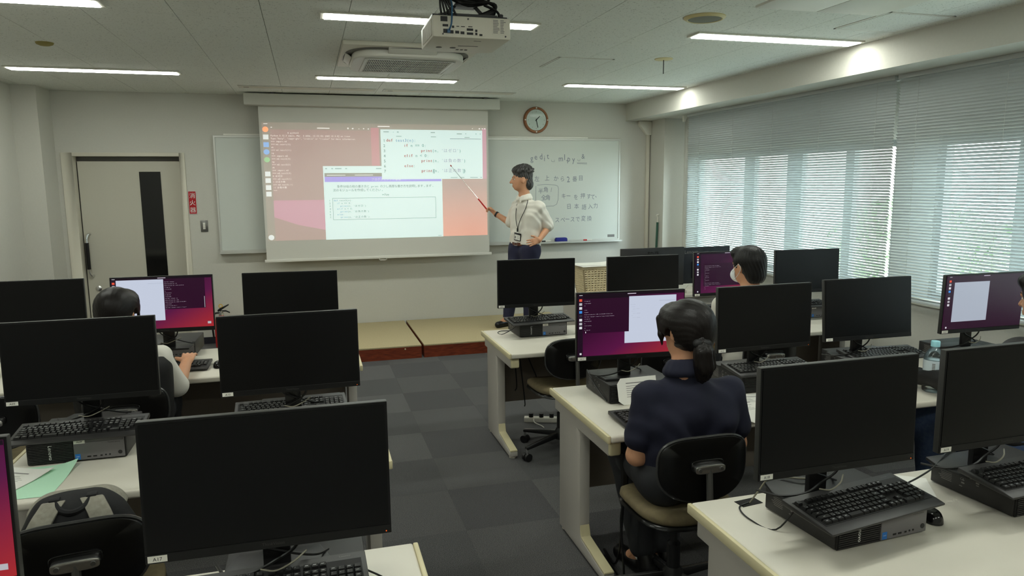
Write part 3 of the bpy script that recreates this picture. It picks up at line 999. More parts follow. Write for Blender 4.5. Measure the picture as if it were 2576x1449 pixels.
# editor window in front
ew = plate(.818, 1.79, 1.979, 2.338, -.0042, 'b_white', ps, 'editor_window')
E1 = -.0052
mk_, mf_, mr_, mn_, ms_ = MB(), MB(), MB(), MB(), MB()
for k, (ind, kw, rest) in enumerate(CODE_MAIN):
    x0 = .876 + ind * .0242
    z = 2.206 - k * .0562
    mn_.mono(str(k + 1), .045, .026, FRONT(.842 - .80, E1, z - .004 - .90))
    mk_.mono(kw, .046, .0258, FRONT(x0 - .7984, E1 - .0002, z - .90))
    w_ = mk_.mono(kw, .046, .0258, FRONT(x0 - .80, E1, z - .90))
    q = rest.find("'")
    if k == 0:
        w2 = mf_.mono(rest, .046, .0258, FRONT(x0 + w_ - .80, E1, z - .90))
    elif q >= 0:
        w2 = mr_.mono(rest[:q], .046, .0258, FRONT(x0 + w_ - .80, E1, z - .90))
        w3 = ms_.mono(rest[q:-1], .046, .0258, FRONT(x0 + w_ + w2 - .80, E1, z - .90))
        mr_.mono(rest[-1], .046, .0258, FRONT(x0 + w_ + w2 + w3 - .80, E1, z - .90))
    else:
        mr_.mono(rest, .046, .0258, FRONT(x0 + w_ - .80, E1, z - .90))
put('code_keyword', mk_.mesh('code_keyword', 'bt_red'), ew)
put('code_function', mf_.mesh('code_function', 'bt_blue'), ew)
put('code_text', mr_.mesh('code_text', 'bt_teal'), ew)
put('line_number', mn_.mesh('line_number', 'bt_dark'), ew)
put('code_string', ms_.mesh('code_string', 'bt_lilac'), ew)
mb = MB()
for a, b, c, d in ((.85, 2.308, .91, 2.318), (.955, 2.308, .965, 2.314), (1.0, 2.306, 1.02, 2.318), (1.38, 2.306, 1.43, 2.316), (1.68, 2.294, 1.74, 2.304), (1.78, 2.296, 1.79, 2.306), (1.9, 2.294, 1.912, 2.306), (1.95, 2.294, 1.96, 2.306), (.99, 2.262, 1.05, 2.270), (1.38, 2.258, 1.44, 2.266), (1.77, 2.256, 1.83, 2.264), (1.60, 1.802, 1.68, 1.810), (1.71, 1.802, 1.76, 1.81), (1.83, 1.802, 1.92, 1.81), (1.95, 1.802, 1.97, 1.81)):
    mb.box(a - .80, E1 - .0002, b - .90, c - .80, E1, d - .90)
put('toolbar_marks', mb.mesh('toolbar_marks', 'bt_bar'), ew)
put('tab_line', MB().box(1.60 - .80, E1 - .0002, 2.240 - .90, 1.965 - .80, E1, 2.244 - .90).mesh('tab_line', 'bt_tabline'), ew)
mb = MB()
for x in (1.395, 1.745):
    mb.box(x - .80, -.0046, 1.852 - .90, x + .022 - .80, -.0042, 1.902 - .90)
put('bracket_highlight', mb.mesh('bracket_highlight', 'bt_sel'), ew)

# ------------------------------------------------------------------ whiteboard
wb = thing('whiteboard', 'long wall whiteboard with handwriting right of the projection screen', 'whiteboard', (1.425, 8.38, 1.0))
put('writing_surface', MB().box(-2.35, -.004, .03, 2.35, .018, 1.255).mesh('writing_surface', 'whiteboard'), wb)
for a, b, c, d in ((-2.365, 1.245, 2.365, 1.268), (-2.365, .015, 2.365, .034), (-2.365, .03, -2.345, 1.25), (2.345, .03, 2.365, 1.25)):
    put('frame_rail', MB().box(a, -.012, b, c, .02, d).mesh('frame_rail', 'alu_frame', .002, 1), wb)
put('top_rail', MB().box(-2.26, -.008, 1.268, 1.93, .02, 1.288).mesh('top_rail', 'bar_white', .002, 1), wb)
put('pen_tray', MB().prism([(-.075, .0), (.02, -.012), (.02, .018), (-.06, .012), (-.07, .02), (-.075, .02)], -2.365, 2.375, 'x').mesh('pen_tray', 'alu_frame'), wb)
put('maker_sticker', MB().box(2.205, -.0048, .052, 2.30, -.004, .085).mesh('maker_sticker', 'print_grey'), wb)
mb = MB()
for ch, x, z in BOARD:
    v, f, a, b = GLYPH[ch]
    cz = sum(p[1] for p in v) / len(v)
    s = {'.': .12, '、': .075, '/': .075, '&': .085}.get(ch, .10 if ord(ch) < 128 else .072)
    an_ = random.uniform(-.08, .08)
    m4 = FRONT(x - 1.425, -.0046, z - 1.0) @ Matrix.Rotation(an_, 4, 'Z') @ Matrix.Scale(.82 if ord(ch) < 128 else .9, 4, (1, 0, 0)) @ Matrix.Translation((-(a + b) / 2 * s, -cz * s, 0)) @ Matrix.Scale(s, 4)
    mb.add([tuple(m4 @ Vector((p, q, 0))) for p, q in v], f)
for pts in ([(2.885, 2.012), (2.886, 1.992), (2.921, 1.990), (2.921, 2.012)], [(3.224, 2.018), (3.228, 2.002), (3.252, 2.002), (3.254, 2.02)], [(3.214, 1.979), (3.345, 1.976)], [(3.216, 1.968), (3.345, 1.964)],
            [(2.70, 1.71), (2.80, 1.717), (2.93, 1.71), (2.965, 1.695), (2.974, 1.66), (2.968, 1.53), (2.95, 1.475), (2.91, 1.455), (2.80, 1.452), (2.72, 1.456)], [(2.683, 1.70), (2.681, 1.60), (2.68, 1.50)]):
    mb.tube([(a - 1.425, -.0045, b - 1.0) for a, b in pts], .0022, 5)
put('handwriting', mb.mesh('handwriting', 'ink'), wb)
er = thing('board_eraser', 'blue whiteboard eraser standing on the pen tray', 'eraser', (2.995, 8.34, 1.018))
put('body', MB().prism([(-.075, 0), (.075, 0), (.075, .035), (.062, .048), (-.062, .048), (-.075, .03)], -.028, .028, 'y').mesh('eraser_body', 'eraser_blue', .003), er)
put('felt', MB().box(-.074, -.026, 0, .074, .026, .006).mesh('felt', 'black_matte'), er)


def marker(label, x, capm):
    t = thing('marker_pen', label, 'marker', (x, 8.335, 1.027), 0, 'markers on the pen tray')
    put('barrel', MB().tube([(-.01, 0, 0), (.058, 0, 0)], .008, 10).mesh('barrel', 'bar_white', smooth=True), t)
    put('cap', MB().tube([(-.055, 0, 0), (-.01, 0, 0)], .0088, 10).mesh('cap', capm, smooth=True), t)


marker('black capped marker on the pen tray beside the teacher', 2.80, 'black_plastic')
marker('red capped marker on the pen tray right of the eraser', 3.345, 'red_plastic')

# ------------------------------------------------------------------ clock, sign, switch, conduit, pole
ck = thing('wall_clock', 'round wooden wall clock showing half past one', 'clock', (2.69, 8.40, 2.484))


def disc(mb, r, y0, y1, n=40):
    mb.prism([(r * math.cos(2 * PI * k / n), r * math.sin(2 * PI * k / n)) for k in range(n)], y0, y1, 'y')


mb = MB()
mb.m = Matrix.Rotation(PI / 2, 4, 'X')
mb.lathe([(.155, 0), (.156, .018), (.148, .034), (.128, .036), (.124, .026), (.124, 0)], 44)
put('rim', mb.mesh('rim', 'clock_wood', smooth=True), ck)
mb = MB()
disc(mb, .126, -.026, -.010)
put('face', mb.mesh('face', 'clock_face'), ck)
mb = MB()
for k in range(12):
    a = PI / 2 - (k + 1) * PI / 6
    mb.text(str(k + 1)[-1], .020, FRONT(.100 * math.cos(a), -.0268, .100 * math.sin(a) - .007))
put('numerals', mb.mesh('numerals', 'print_grey'), ck)
for a, L, wd in ((math.radians(43), .062, .0045), (math.radians(168), .092, .0035)):
    mb = MB()
    mb.m = Matrix.Rotation(a, 4, 'Y')
    mb.box(-wd, -.031, -.014, wd, -.029, L)
    put('clock_hand', mb.mesh('clock_hand', 'print_black'), ck)
mb = MB()
mb.m = Matrix.Rotation(PI / 2, 4, 'X')
mb.lathe([(.126, .032), (.124, .034), (0, .035)], 36)
put('cover_glass', mb.mesh('cover_glass', 'window_glass', smooth=True), ck)
for k in range(4):
    a = k * PI / 2
    mb = MB()
    mb.m = Matrix.Translation((.140 * math.cos(a), -.034, .140 * math.sin(a))) @ Matrix.Rotation(PI / 2, 4, 'X')
    mb.lathe([(.009, 0), (.008, .004), (0, .005)], 12)
    put('stud', mb.mesh('stud', 'bar_white', smooth=True), ck)
sg = thing('fire_extinguisher_sign', 'red vertical sign with white Japanese characters beside the door', 'sign', (-1.1875, 8.395, 1.557))
put('plate', MB().box(-.037, -.001, -.121, .037, .005, .121).mesh('sign_plate', 'red_sign'), sg)
mb = MB()
for k, ch in enumerate(SIGN):
    mb.text(ch, .062, FRONT(0, -.0016, .052 - k * .0765))
put('characters', mb.mesh('characters', 'print_white'), sg)
mb = MB()
for a, b, c, d in ((-.038, .1195, .038, .1225), (-.038, -.1225, .038, -.1195), (-.0385, -.122, -.0365, .122), (.0365, -.122, .0385, .122)):
    mb.box(a, -.0014, b, c, -.0004, d)
put('border', mb.mesh('border', 'print_white'), sg)
sw_ = thing('light_switch', 'grey light switch plate with white rockers between door and whiteboard', 'switch', (-1.087, 8.395, 1.303))
put('plate', MB().box(-.036, -.004, -.062, .036, .005, .062).mesh('switch_plate', 'steel_grey', .002), sw_)
for k in range(4):
    put('rocker', MB().box(-.012, -.008, -.034 + k * .018, .012, -.003, -.018 + k * .018).mesh('rocker', 'bar_white', .001, 1), sw_)
cd = thing('conduit', 'white vertical conduit with a trumpet cap under the beam in the corner', 'conduit', (4.165, 8.375, 0))
put('pipe', MB().box(-.02, -.02, .0, .02, .02, 2.36).mesh('pipe', 'frame_paint', .004), cd)
put('cap', MB().prism([(-.03, 2.32), (.033, 2.32), (.033, 2.49), (-.13, 2.49), (-.13, 2.44)], -.04, .024, 'y').mesh('cap', 'white_plastic', .006), cd)
gp = thing('pole', 'short green pole with a white hook leaning in the corner', 'pole', (4.15, 8.10, 0))
put('shaft', MB().tube([(0, 0, 0), (.03, .0, 1.24)], .014, 10).mesh('shaft', 'green_pole', smooth=True), gp)
put('hook', MB().tube(spline([(.03, 0, 1.235), (.03, 0, 1.30), (.015, -.01, 1.325), (.045, -.005, 1.335), (.06, 0, 1.315)], 4), .008, 8).mesh('hook', 'white_plastic', smooth=True), gp)

# ------------------------------------------------------------------ fire extinguisher
fe = thing('fire_extinguisher', 'red fire extinguisher with black lever and yellow pin by the front wall', 'fire extinguisher', (-0.955, 8.20, 0))
put('cylinder', MB().lathe([(.072, 0), (.074, .01), (.074, .27), (.062, .31), (.03, .335), (.022, .35)], 24).mesh('cylinder', 'red_plastic', smooth=True), fe)
put('valve', MB().lathe([(.026, .345), (.026, .375), (.018, .38), (.018, .395)], 14).mesh('valve', 'chrome', smooth=True), fe)
put('lever', MB().prism([(-.03, .385), (.0, .40), (.085, .455), (.08, .465), (-.01, .425), (-.035, .405)], -.011, .011, 'y').mesh('lever', 'leather_black', .003), fe)
put('carry_handle', MB().prism([(-.01, .385), (.05, .385), (.09, .365), (.09, .378), (.05, .40), (-.01, .40)], -.011, .011, 'y').mesh('carry_handle', 'leather_black', .003), fe)
put('safety_pin', MB().tube([(0 + .018 * math.cos(2 * PI * k / 16), 0, .448 + .018 * math.sin(2 * PI * k / 16)) for k in range(17)], .004, 6).mesh('safety_pin', 'yellow', smooth=True), fe)
put('hose', MB().tube(spline([(-.02, 0, .375), (-.07, 0, .36), (-.095, 0, .25), (-.088, 0, .10)], 6), .010, 8).mesh('hose', 'cable_black', smooth=True), fe)

# ------------------------------------------------------------------ teaching platform in two pieces
for lab, x0, x1 in (('low teaching platform, left piece, carpeted top and reddish wooden front', -0.75, 1.038), ('low teaching platform, right piece where the teacher stands', 1.064, 2.86)):
    t = thing('platform', lab, 'platform', ((x0 + x1) / 2, 7.715, 0), 0, 'platform pieces under the projection screen')
    a = (x1 - x0) / 2
    put('top', MB().box(-a, -.685, .118, a, .675, .134).mesh('platform_top', 'platform_top', .003), t)
    put('front_board', MB().box(-a, -.682, .0, a, -.66, .118).mesh('front_board', 'platform_wood'), t)
    for s in (-1, 1):
        put('side_board', MB().box(-.011, -.66, .0, .011, .67, .118).mesh('side_board', 'platform_wood'), t, (s * (a - .011), 0, 0))
    if x0 < 0:
        mb = MB()
        mb.m = Matrix.Translation((.73, -.683, .10)) @ Matrix.Rotation(PI / 2, 4, 'X')
        mb.lathe([(.008, 0), (.007, .006), (0, .007)], 12)
        put('stud', mb.mesh('stud', 'desk_edge', smooth=True), t)
# ================================================================== desks
DW, DD, DZT = 1.40, 0.75, 0.70


def desk(label, x0, yb, hole=None, ends=(True, True)):
    """x0 = left end, yb = back edge"""
    t = thing('computer_desk', label, 'desk', (x0 + DW / 2, yb - DD / 2, 0), 0, 'white computer desks in rows')
    a = DW / 2 - .0015
    put('desk_top', cached('dtop', lambda: MB().box(-a + .014, -DD / 2, .668, a - .014, DD / 2, .70).mesh('desk_top', 'desk_white', .009, 3)), t)
    for s in (-1, 1):
        put('edge_band', cached(('deb', s), lambda: MB().box(-.0075, -DD / 2 + .002, .667, .0075, DD / 2 - .002, .7005).mesh('edge_band', 'desk_edge', .004, 2)), t, (s * (a - .0075), 0, 0))
        lg = put('leg_frame', cached('dleg', lambda: MB().prism([(-.30, .012), (.27, .012), (.27, .60), (.34, .60), (.34, .667), (-.335, .667), (-.335, .60), (.03, .60), (.0, .585), (-.01, .56), (-.01, .10), (-.03, .075), (-.30, .045)], -.026, .026, 'x').mesh('leg_frame', 'desk_grey', .005, 2)), t, (s * (a - .045), 0, 0))
        put('foot_cap', cached('dfc', lambda: MB().prism([(-.302, .047), (-.03, .078), (-.012, .10), (-.012, .14), (-.03, .088), (-.302, .057)], -.024, .024, 'x').mesh('foot_cap', 'desk_edge', .002, 1)), lg)
        put('apron_cap', cached('dac', lambda: MB().box(-.027, -.352, .603, .027, -.33, .664).mesh('apron_cap', 'desk_edge', .01, 3)), lg)
        for yy in (-.27, .24):
            put('levelling_foot', cached('dlf', lambda: MB().lathe([(.022, 0), (.022, .008), (.01, .013)], 14).mesh('levelling_foot', 'frame_paint')), lg, (0, yy, 0))
    put('modesty_panel', cached('dmp', lambda: MB().box(-a + .08, -.009, 0, a - .08, .009, .45).mesh('modesty_panel', 'modesty')), t, (0, .22, .215))
    put('cable_tray', cached('dct', lambda: MB().box(-a + .10, -.05, 0, a - .10, .05, .015).mesh('cable_tray', 'grey_dark')), t, (0, .15, .56))
    if hole:
        h = put('cable_hole', MB().box(-.04, -.022, 0, .04, .022, .0012).mesh('cable_hole', 'dark_hole'), t, (hole[0] - x0 - DW / 2, hole[1] - yb + DD / 2, .70))
        h.rotation_euler = (0, 0, .12)
    return t


desk('white computer desk nearest the camera on the right, carrying stations A18 and A19', 1.14, 1.967, (1.335, 1.912))
desk('white computer desk nearest the camera by the windows, mostly out of frame', 2.54, 1.967)
desk('white computer desk where the student in navy sits', 1.14, 3.355)
desk('white computer desk with the water bottle on it', 2.54, 3.355)
desk('white computer desk with the empty chair, across the aisle from the platform', 1.14, 4.857)
desk('white computer desk in the front row where the boy sits', 2.54, 4.857)
desk('white computer desk nearest the camera on the left of the aisle, carrying station A17', 0.265 - DW, 1.967)
desk('white computer desk with the green paper, left of the aisle', 0.265 - DW, 3.355)
desk('white computer desk in the front row left of the aisle, where the girl sits', 0.265 - DW, 4.857)
desk('white computer desk in the front row at the far left, by the door', 0.265 - 2 * DW, 4.857)

# ------------------------------------------------------------------ chairs


def chair(label, x, y, rz=0.0, b0=.3):
    t = thing('office_chair', label, 'chair', (x, y, 0), rz, 'black swivel chairs with tan seats')
    for k in range(5):
        a = 2 * PI * k / 5 + b0
        bl = put('base_leg', cached('cbl', lambda: MB().prism([(.03, .10), (.29, .075), (.29, .092), (.03, .135)], -.016, .016, 'y').mesh('base_leg', 'black_plastic', .005, 2)), t, (0, 0, 0), (0, 0, a))
        put('leg_trim', cached('clt', lambda: MB().prism([(.035, .134), (.288, .0925), (.288, .0945), (.035, .137)], -.006, .006, 'y').mesh('leg_trim', 'chrome')), bl)
        cs = put('caster', cached('ccs', lambda: MB().tube([(.283, -.022, .026), (.283, -.004, .026)], .026, 14).tube([(.283, .004, .026), (.283, .022, .026)], .026, 14).mesh('caster', 'black_plastic', smooth=True)), t, (0, 0, 0), (0, 0, a))
        put('caster_stem', cached('ccst', lambda: MB().tube([(.283, 0, .03), (.283, 0, .085)], .008, 8).mesh('caster_stem', 'chrome', smooth=True)), cs)
    put('base_hub', cached('cbh', lambda: MB().lathe([(.045, .09), (.045, .13), (.03, .16)], 18).mesh('base_hub', 'black_plastic', smooth=True)), t)
    put('gas_column', cached('cgc', lambda: MB().lathe([(.028, .12), (.028, .26), (.016, .27), (.016, .41)], 16).mesh('gas_column', 'black_plastic', smooth=True)), t)

    def seat(z0, z1, sc_, m_, nm):
        mb = MB()
        n, rings = 40, []
        base = [(.205 * sc_ * (abs(math.cos(q)) ** .62) * (1 if math.cos(q) >= 0 else -1), .20 * sc_ * (abs(math.sin(q)) ** .62) * (1 if math.sin(q) >= 0 else -1)) for q in [2 * PI * k / n for k in range(n)]]
        lv = [(z0, .94), (z0 + .3 * (z1 - z0), 1.0), (z0 + .75 * (z1 - z0), .98), (z1, .86), (z1 + .002, .4)]
        vv, ff = [], []
        for z, s in lv:
            for a, b in base:
                drop = -.022 * max(0, (b * s / .2)) ** 3 + .012 * (abs(a * s) / .2) ** 2
                vv.append((a * s, b * s, z + drop))
        for i in range(len(lv) - 1):
            for k in range(n):
                ff.append((i * n + k, i * n + (k + 1) % n, (i + 1) * n + (k + 1) % n, (i + 1) * n + k))
        ff.append(tuple(range(n - 1, -1, -1)))
        ff.append(tuple(range((len(lv) - 1) * n, len(lv) * n)))
        return mb.add(vv, ff).mesh(nm, m_, smooth=True, angle=60)
    put('seat', cached('cseat', lambda: seat(.425, .475, 1.0, 'chair_seat', 'seat')), t)
    put('seat_pan', cached('cpan', lambda: seat(.405, .432, 1.015, 'chair_shell', 'seat_pan')), t)
    put('back_post', cached('cbp', lambda: MB().tube(spline([(0, -.05, .405), (0, -.17, .40), (0, -.255, .43), (0, -.262, .55), (0, -.25, .68)], 6), .013, 8).mesh('back_post', 'steel_grey', smooth=True)), t)

    def shell():
        n = 48
        out = []
        for k in range(n):
            q = 2 * PI * k / n
            cx, sz = math.cos(q), math.sin(q)
            e = .55 if sz > 0 else .85
            out.append((.186 * abs(cx) ** e * (1 if cx >= 0 else -1), .125 * abs(sz) ** e * (1 if sz >= 0 else -1)))
        return out

    def bend(a, z, off):
        return (a, -.225 - .02 * 0 + .55 * a * a + off - .10 * (z / .125) ** 2 * .1, .668 + z)

    def back_mesh():
        o = shell()
        n = len(o)
        vv, ff = [], []
        lay = [(.0, 1.0, .012), (.5, .0, .012)]
        rings = [(1.0, .011), (.97, .024), (.6, .030), (.2, .031), (.97, -.001), (.6, -.006), (.2, -.008)]
        for s, off in rings:
            for a, z in o:
                vv.append(bend(a * s, z * s, off))
        order_front = [0, 1, 2, 3]
        order_back = [0, 4, 5, 6]
        for od, fl_ in ((order_front, False), (order_back, True)):
            for i in range(3):
                for k in range(n):
                    q = (od[i] * n + k, od[i] * n + (k + 1) % n, od[i + 1] * n + (k + 1) % n, od[i + 1] * n + k)
                    ff.append(q if fl_ else q[::-1])
        ff.append(tuple(3 * n + k for k in range(n))[::-1])
        ff.append(tuple(6 * n + k for k in range(n)))
        return MB().add(vv, ff).mesh('backrest', 'chair_shell', smooth=True, angle=60)
    bk_ = put('backrest', cached('cback', back_mesh), t)
    put('edge_trim', cached('ctrim', lambda: MB().tube([bend(a, z, .011) for a, z in shell() + shell()[:1]], .006, 6, False).mesh('edge_trim', 'chair_trim', smooth=True)), bk_)
    put('back_bracket', cached('cbr', lambda: MB().prism(superell(.062, .017, 4, 28), -.262, -.236, 'y').mesh('back_bracket', 'chrome', .003, 2)), bk_, (0, 0, .68))
    put('bracket_plate', cached('cbpl', lambda: MB().prism(superell(.068, .022, 4, 28), -.240, -.228, 'y').mesh('bracket_plate', 'black_gloss', .002, 1)), bk_, (0, 0, .688))
    for s in (-1, 1):
        put('bolt', cached('cbo', lambda: MB().tube([(0, -.266, 0), (0, -.260, 0)], .007, 10).mesh('bolt', 'steel_grey')), bk_, (s * .045, 0, .68))
    return t


CH = [('black swivel chair the student in navy sits on', 1.39, 2.49, 0.0), ('empty black swivel chair at the front right desk beside the aisle', 1.52, 4.225, 0.05, .95),
      ('empty black swivel chair behind the navy student\'s monitor', 2.03, 3.93, 0.0), ('black swivel chair of the girl at the front left desk', -.88, 3.89, 0.0),
      ('empty black swivel chair at the far left of the front row', -1.44, 3.88, 0.03), ('black swivel chair with a backpack on its seat', -.71, 2.40, .13),
      ('black swivel chair of the boy in the front row', 2.70, 3.91, 0.0), ('black swivel chair of the student in jeans at the right edge', 3.20, 2.42, 0)]
for c_ in CH:
    chair(*c_)

# ------------------------------------------------------------------ computers
PW, PD, PH = .340, .298, .0925


def pc(code, label, x, yf, rz=0.0):
    """small desktop computer lying flat; yf = its front edge"""
    d = Vector((0, PD / 2, 0))
    d.rotate(Euler((0, 0, rz)))
    t = thing('desktop_computer', label, 'computer', (x + d.x, yf + d.y, DZT), rz, 'flat desktop computers under the monitors')
    put('case', cached('pcc', lambda: MB().box(-PW / 2, -PD / 2 + .006, .004, PW / 2, PD / 2, PH).mesh('pc_case', 'pc_case', .004, 2)), t)
    put('front_bezel', cached('pcf', lambda: MB().box(-PW / 2 + .004, -PD / 2 + .001, .004, PW / 2 - .002, -PD / 2 + .008, PH - .002).mesh('front_bezel', 'port_black', .001, 1)), t)

    def ribs():
        mb = MB()
        for k in range(13):
            z = .008 + k * .0063
            mb.box(-PW / 2 + .008, -PD / 2 - .0025, z, -.012, -PD / 2 + .002, z + .0036)
        return mb.mesh('vent_ribs', 'pc_rib')
    o = put('vent_ribs', cached('pcr', ribs), t)
    o['kind'] = 'stuff'
    fp = put('front_panel', cached('pcp', lambda: MB().box(-.010, -PD / 2 - .004, .007, PW / 2 - .006, -PD / 2 + .002, PH - .004).mesh('front_panel', 'pc_panel', .003, 2)), t)
    yv = -PD / 2 - .0043

    def letters():
        mb = MB()
        mb.text('Lenovo', .019, FRONT(-.088, -PD / 2 - .0030, .046) @ Matrix.Rotation(-PI / 2, 4, 'Z') @ Matrix.Translation((0, -.006, 0)))
        return mb.mesh('maker_name', 'print_white')
    put('maker_name', cached('pcl', letters), t)
    put('series_name', cached('pcs', lambda: MB().text('ThinkCentre', .0085, FRONT(.128, yv, .066)).mesh('series_name', 'print_dim')), fp)
    st = put('station_sticker', cached('pcst', lambda: MB().box(-.008, yv - .0003, .072, .030, yv, .087).mesh('station_sticker', 'sticker_white')), fp)
    put('station_number', cached(('pcsn', code), lambda: MB().text(code, .0115, FRONT(.011, yv - .0006, .0755)).mesh('station_number', 'print_black')), st)
    bs = put('chip_sticker', cached('pcb', lambda: MB().box(-.006, yv - .0003, .010, .012, yv, .032).mesh('chip_sticker', 'sticker_blue')), fp)
    put('chip_print', cached('pcbp', lambda: MB().text('intel', .006, FRONT(.003, yv - .0006, .020)).mesh('chip_print', 'print_white')), bs)
    for x0, w_ in ((.036, .013), (.056, .013), (.078, .008)):
        put('port', cached(('pcport', w_), lambda w_=w_: MB().box(-w_ / 2, yv - .0003, -.0025, w_ / 2, yv + .001, .0025).mesh('port', 'port_black')), fp, (x0 + .005, 0, .019))
    for x0 in (.098, .112):
        put('audio_jack', cached('pcj', lambda: MB().tube([(0, yv - .0004, 0), (0, yv + .001, 0)], .0032, 10).mesh('audio_jack', 'port_black')), fp, (x0, 0, .020))
    put('power_button', cached('pcpb', lambda: MB().tube([(0, yv - .0008, 0), (0, yv + .001, 0)], .0075, 16).mesh('power_button', 'pc_case')), fp, (.148, 0, .026))

    def bay():
        mb = MB()
        for a, b, c, d_ in ((.034, .086, .160, .0866), (.034, .0755, .160, .0761), (.034, .0755, .0346, .0866), (.1594, .0755, .160, .0866)):
            mb.box(a, yv - .0002, b - .0005, c, yv, d_)
        return mb.mesh('drive_outline', 'pc_rib')
    put('drive_outline', cached('pcbay', bay), fp)

    def side_print():
        mb = MB()
        rr = random.Random(5)
        for k in range(9):
            mb.box(-PW / 2 - .0006, PD / 2 - .03 - .05, .075 - k * .0055, -PW / 2 + .0005, PD / 2 - .03 - rr.uniform(0, .012), .0768 - k * .0055)
        for k in range(8):
            y = PD / 2 - .10 - rr.uniform(0, .07)
            z = .03 + rr.uniform(0, .042)
            mb.box(-PW / 2 - .0006, y - rr.uniform(.004, .012), z, -PW / 2 + .0005, y, z + rr.uniform(.002, .006))
        mb.text('CE', .012, Matrix(((0, 0, -1, -PW / 2 - .0007), (-1, 0, 0, PD / 2 - .118), (0, 1, 0, .052), (0, 0, 0, 1))))
        return mb.mesh('side_print', 'print_grey')
    put('side_print', cached('pcsp', side_print), t)
    for sx in (-1, 1):
        for sy in (-1, 1):
            put('rubber_foot', cached('pcft', lambda: MB().lathe([(.010, 0), (.010, .005)], 10).mesh('rubber_foot', 'black_matte')), t, (sx * .14, sy * .12, 0))
    return t


PCS = [('A18', 'flat black computer numbered A18 under a tilted keyboard, nearest the camera on the right', 1.55, 1.575, .07), ('A19', 'flat black computer numbered A19 at the right edge', 2.215, 1.585, .05),
       ('A17', 'flat black computer of station A17, under the big monitor beside the aisle', -.07, 1.575, 0), ('A09', 'flat black computer numbered A09 behind the green paper', -.885, 2.95, 0),
       ('A10', 'flat black computer of station A10 left of the aisle', -.06, 2.98, .02), ('A11', 'flat black computer beside the navy student\'s left shoulder', 1.492, 3.005, 0),
       ('A12', 'flat black computer right of the navy student\'s shoulder', 2.18, 2.965, 0), ('A13', 'flat black computer under the keyboard of station A13', 2.92, 3.03, -.05),
       ('A14', 'flat black computer by the windows behind the water bottle', 3.62, 3.04, 0), ('A03', 'flat black computer under a keyboard on the front right desk by the aisle', 1.508, 4.543, 0),
       ('A04', 'flat black computer of the monitor next to the white basket', 2.27, 4.53, 0), ('A05', 'flat black computer under the boy\'s purple screen', 2.98, 4.56, 0),
       ('A06', 'flat black computer in the front row nearest the windows', 3.652, 4.53, 0), ('A01', 'flat black computer of the girl at the front left desk', -.872, 4.66, -.04),
       ('A02', 'flat black computer on the front left desk beside the aisle', -.10, 4.50, 0)]
for a in PCS:
    pc(*a)

# ------------------------------------------------------------------ monitors
MW, MH = .539, .323


def tilted(y, z, tilt):
    return (y * math.cos(tilt) + z * math.sin(tilt), z * math.cos(tilt) - y * math.sin(tilt))


def scr(o, u0, v0, u1, v1, layer, m_, name):
    """a rectangle on the display: u to the right, v down, both 0..1"""
    x0, x1 = (-.2635 + u0 * .527), (-.2635 + u1 * .527)
    z1, z0 = .024 + (1 - v0) * .2925, .024 + (1 - v1) * .2925
    y = -.0105 - .0002 * layer
    return put(name, MB().box(x0, y - .0001, z0, x1, y, z1).mesh(name, m_), o)


def scr_text(o, u, v, lines, cell, pitch, layer, m_, name='screen_text'):
    mb = MB()
    for k, line in enumerate(lines):
        mb.mono(line, cell * 1.75, cell, FRONT(-.2635 + u * .527, -.0105 - .0002 * layer, .024 + (1 - v) * .2925 - k * pitch))
    return put(name, mb.mesh(name, m_), o)


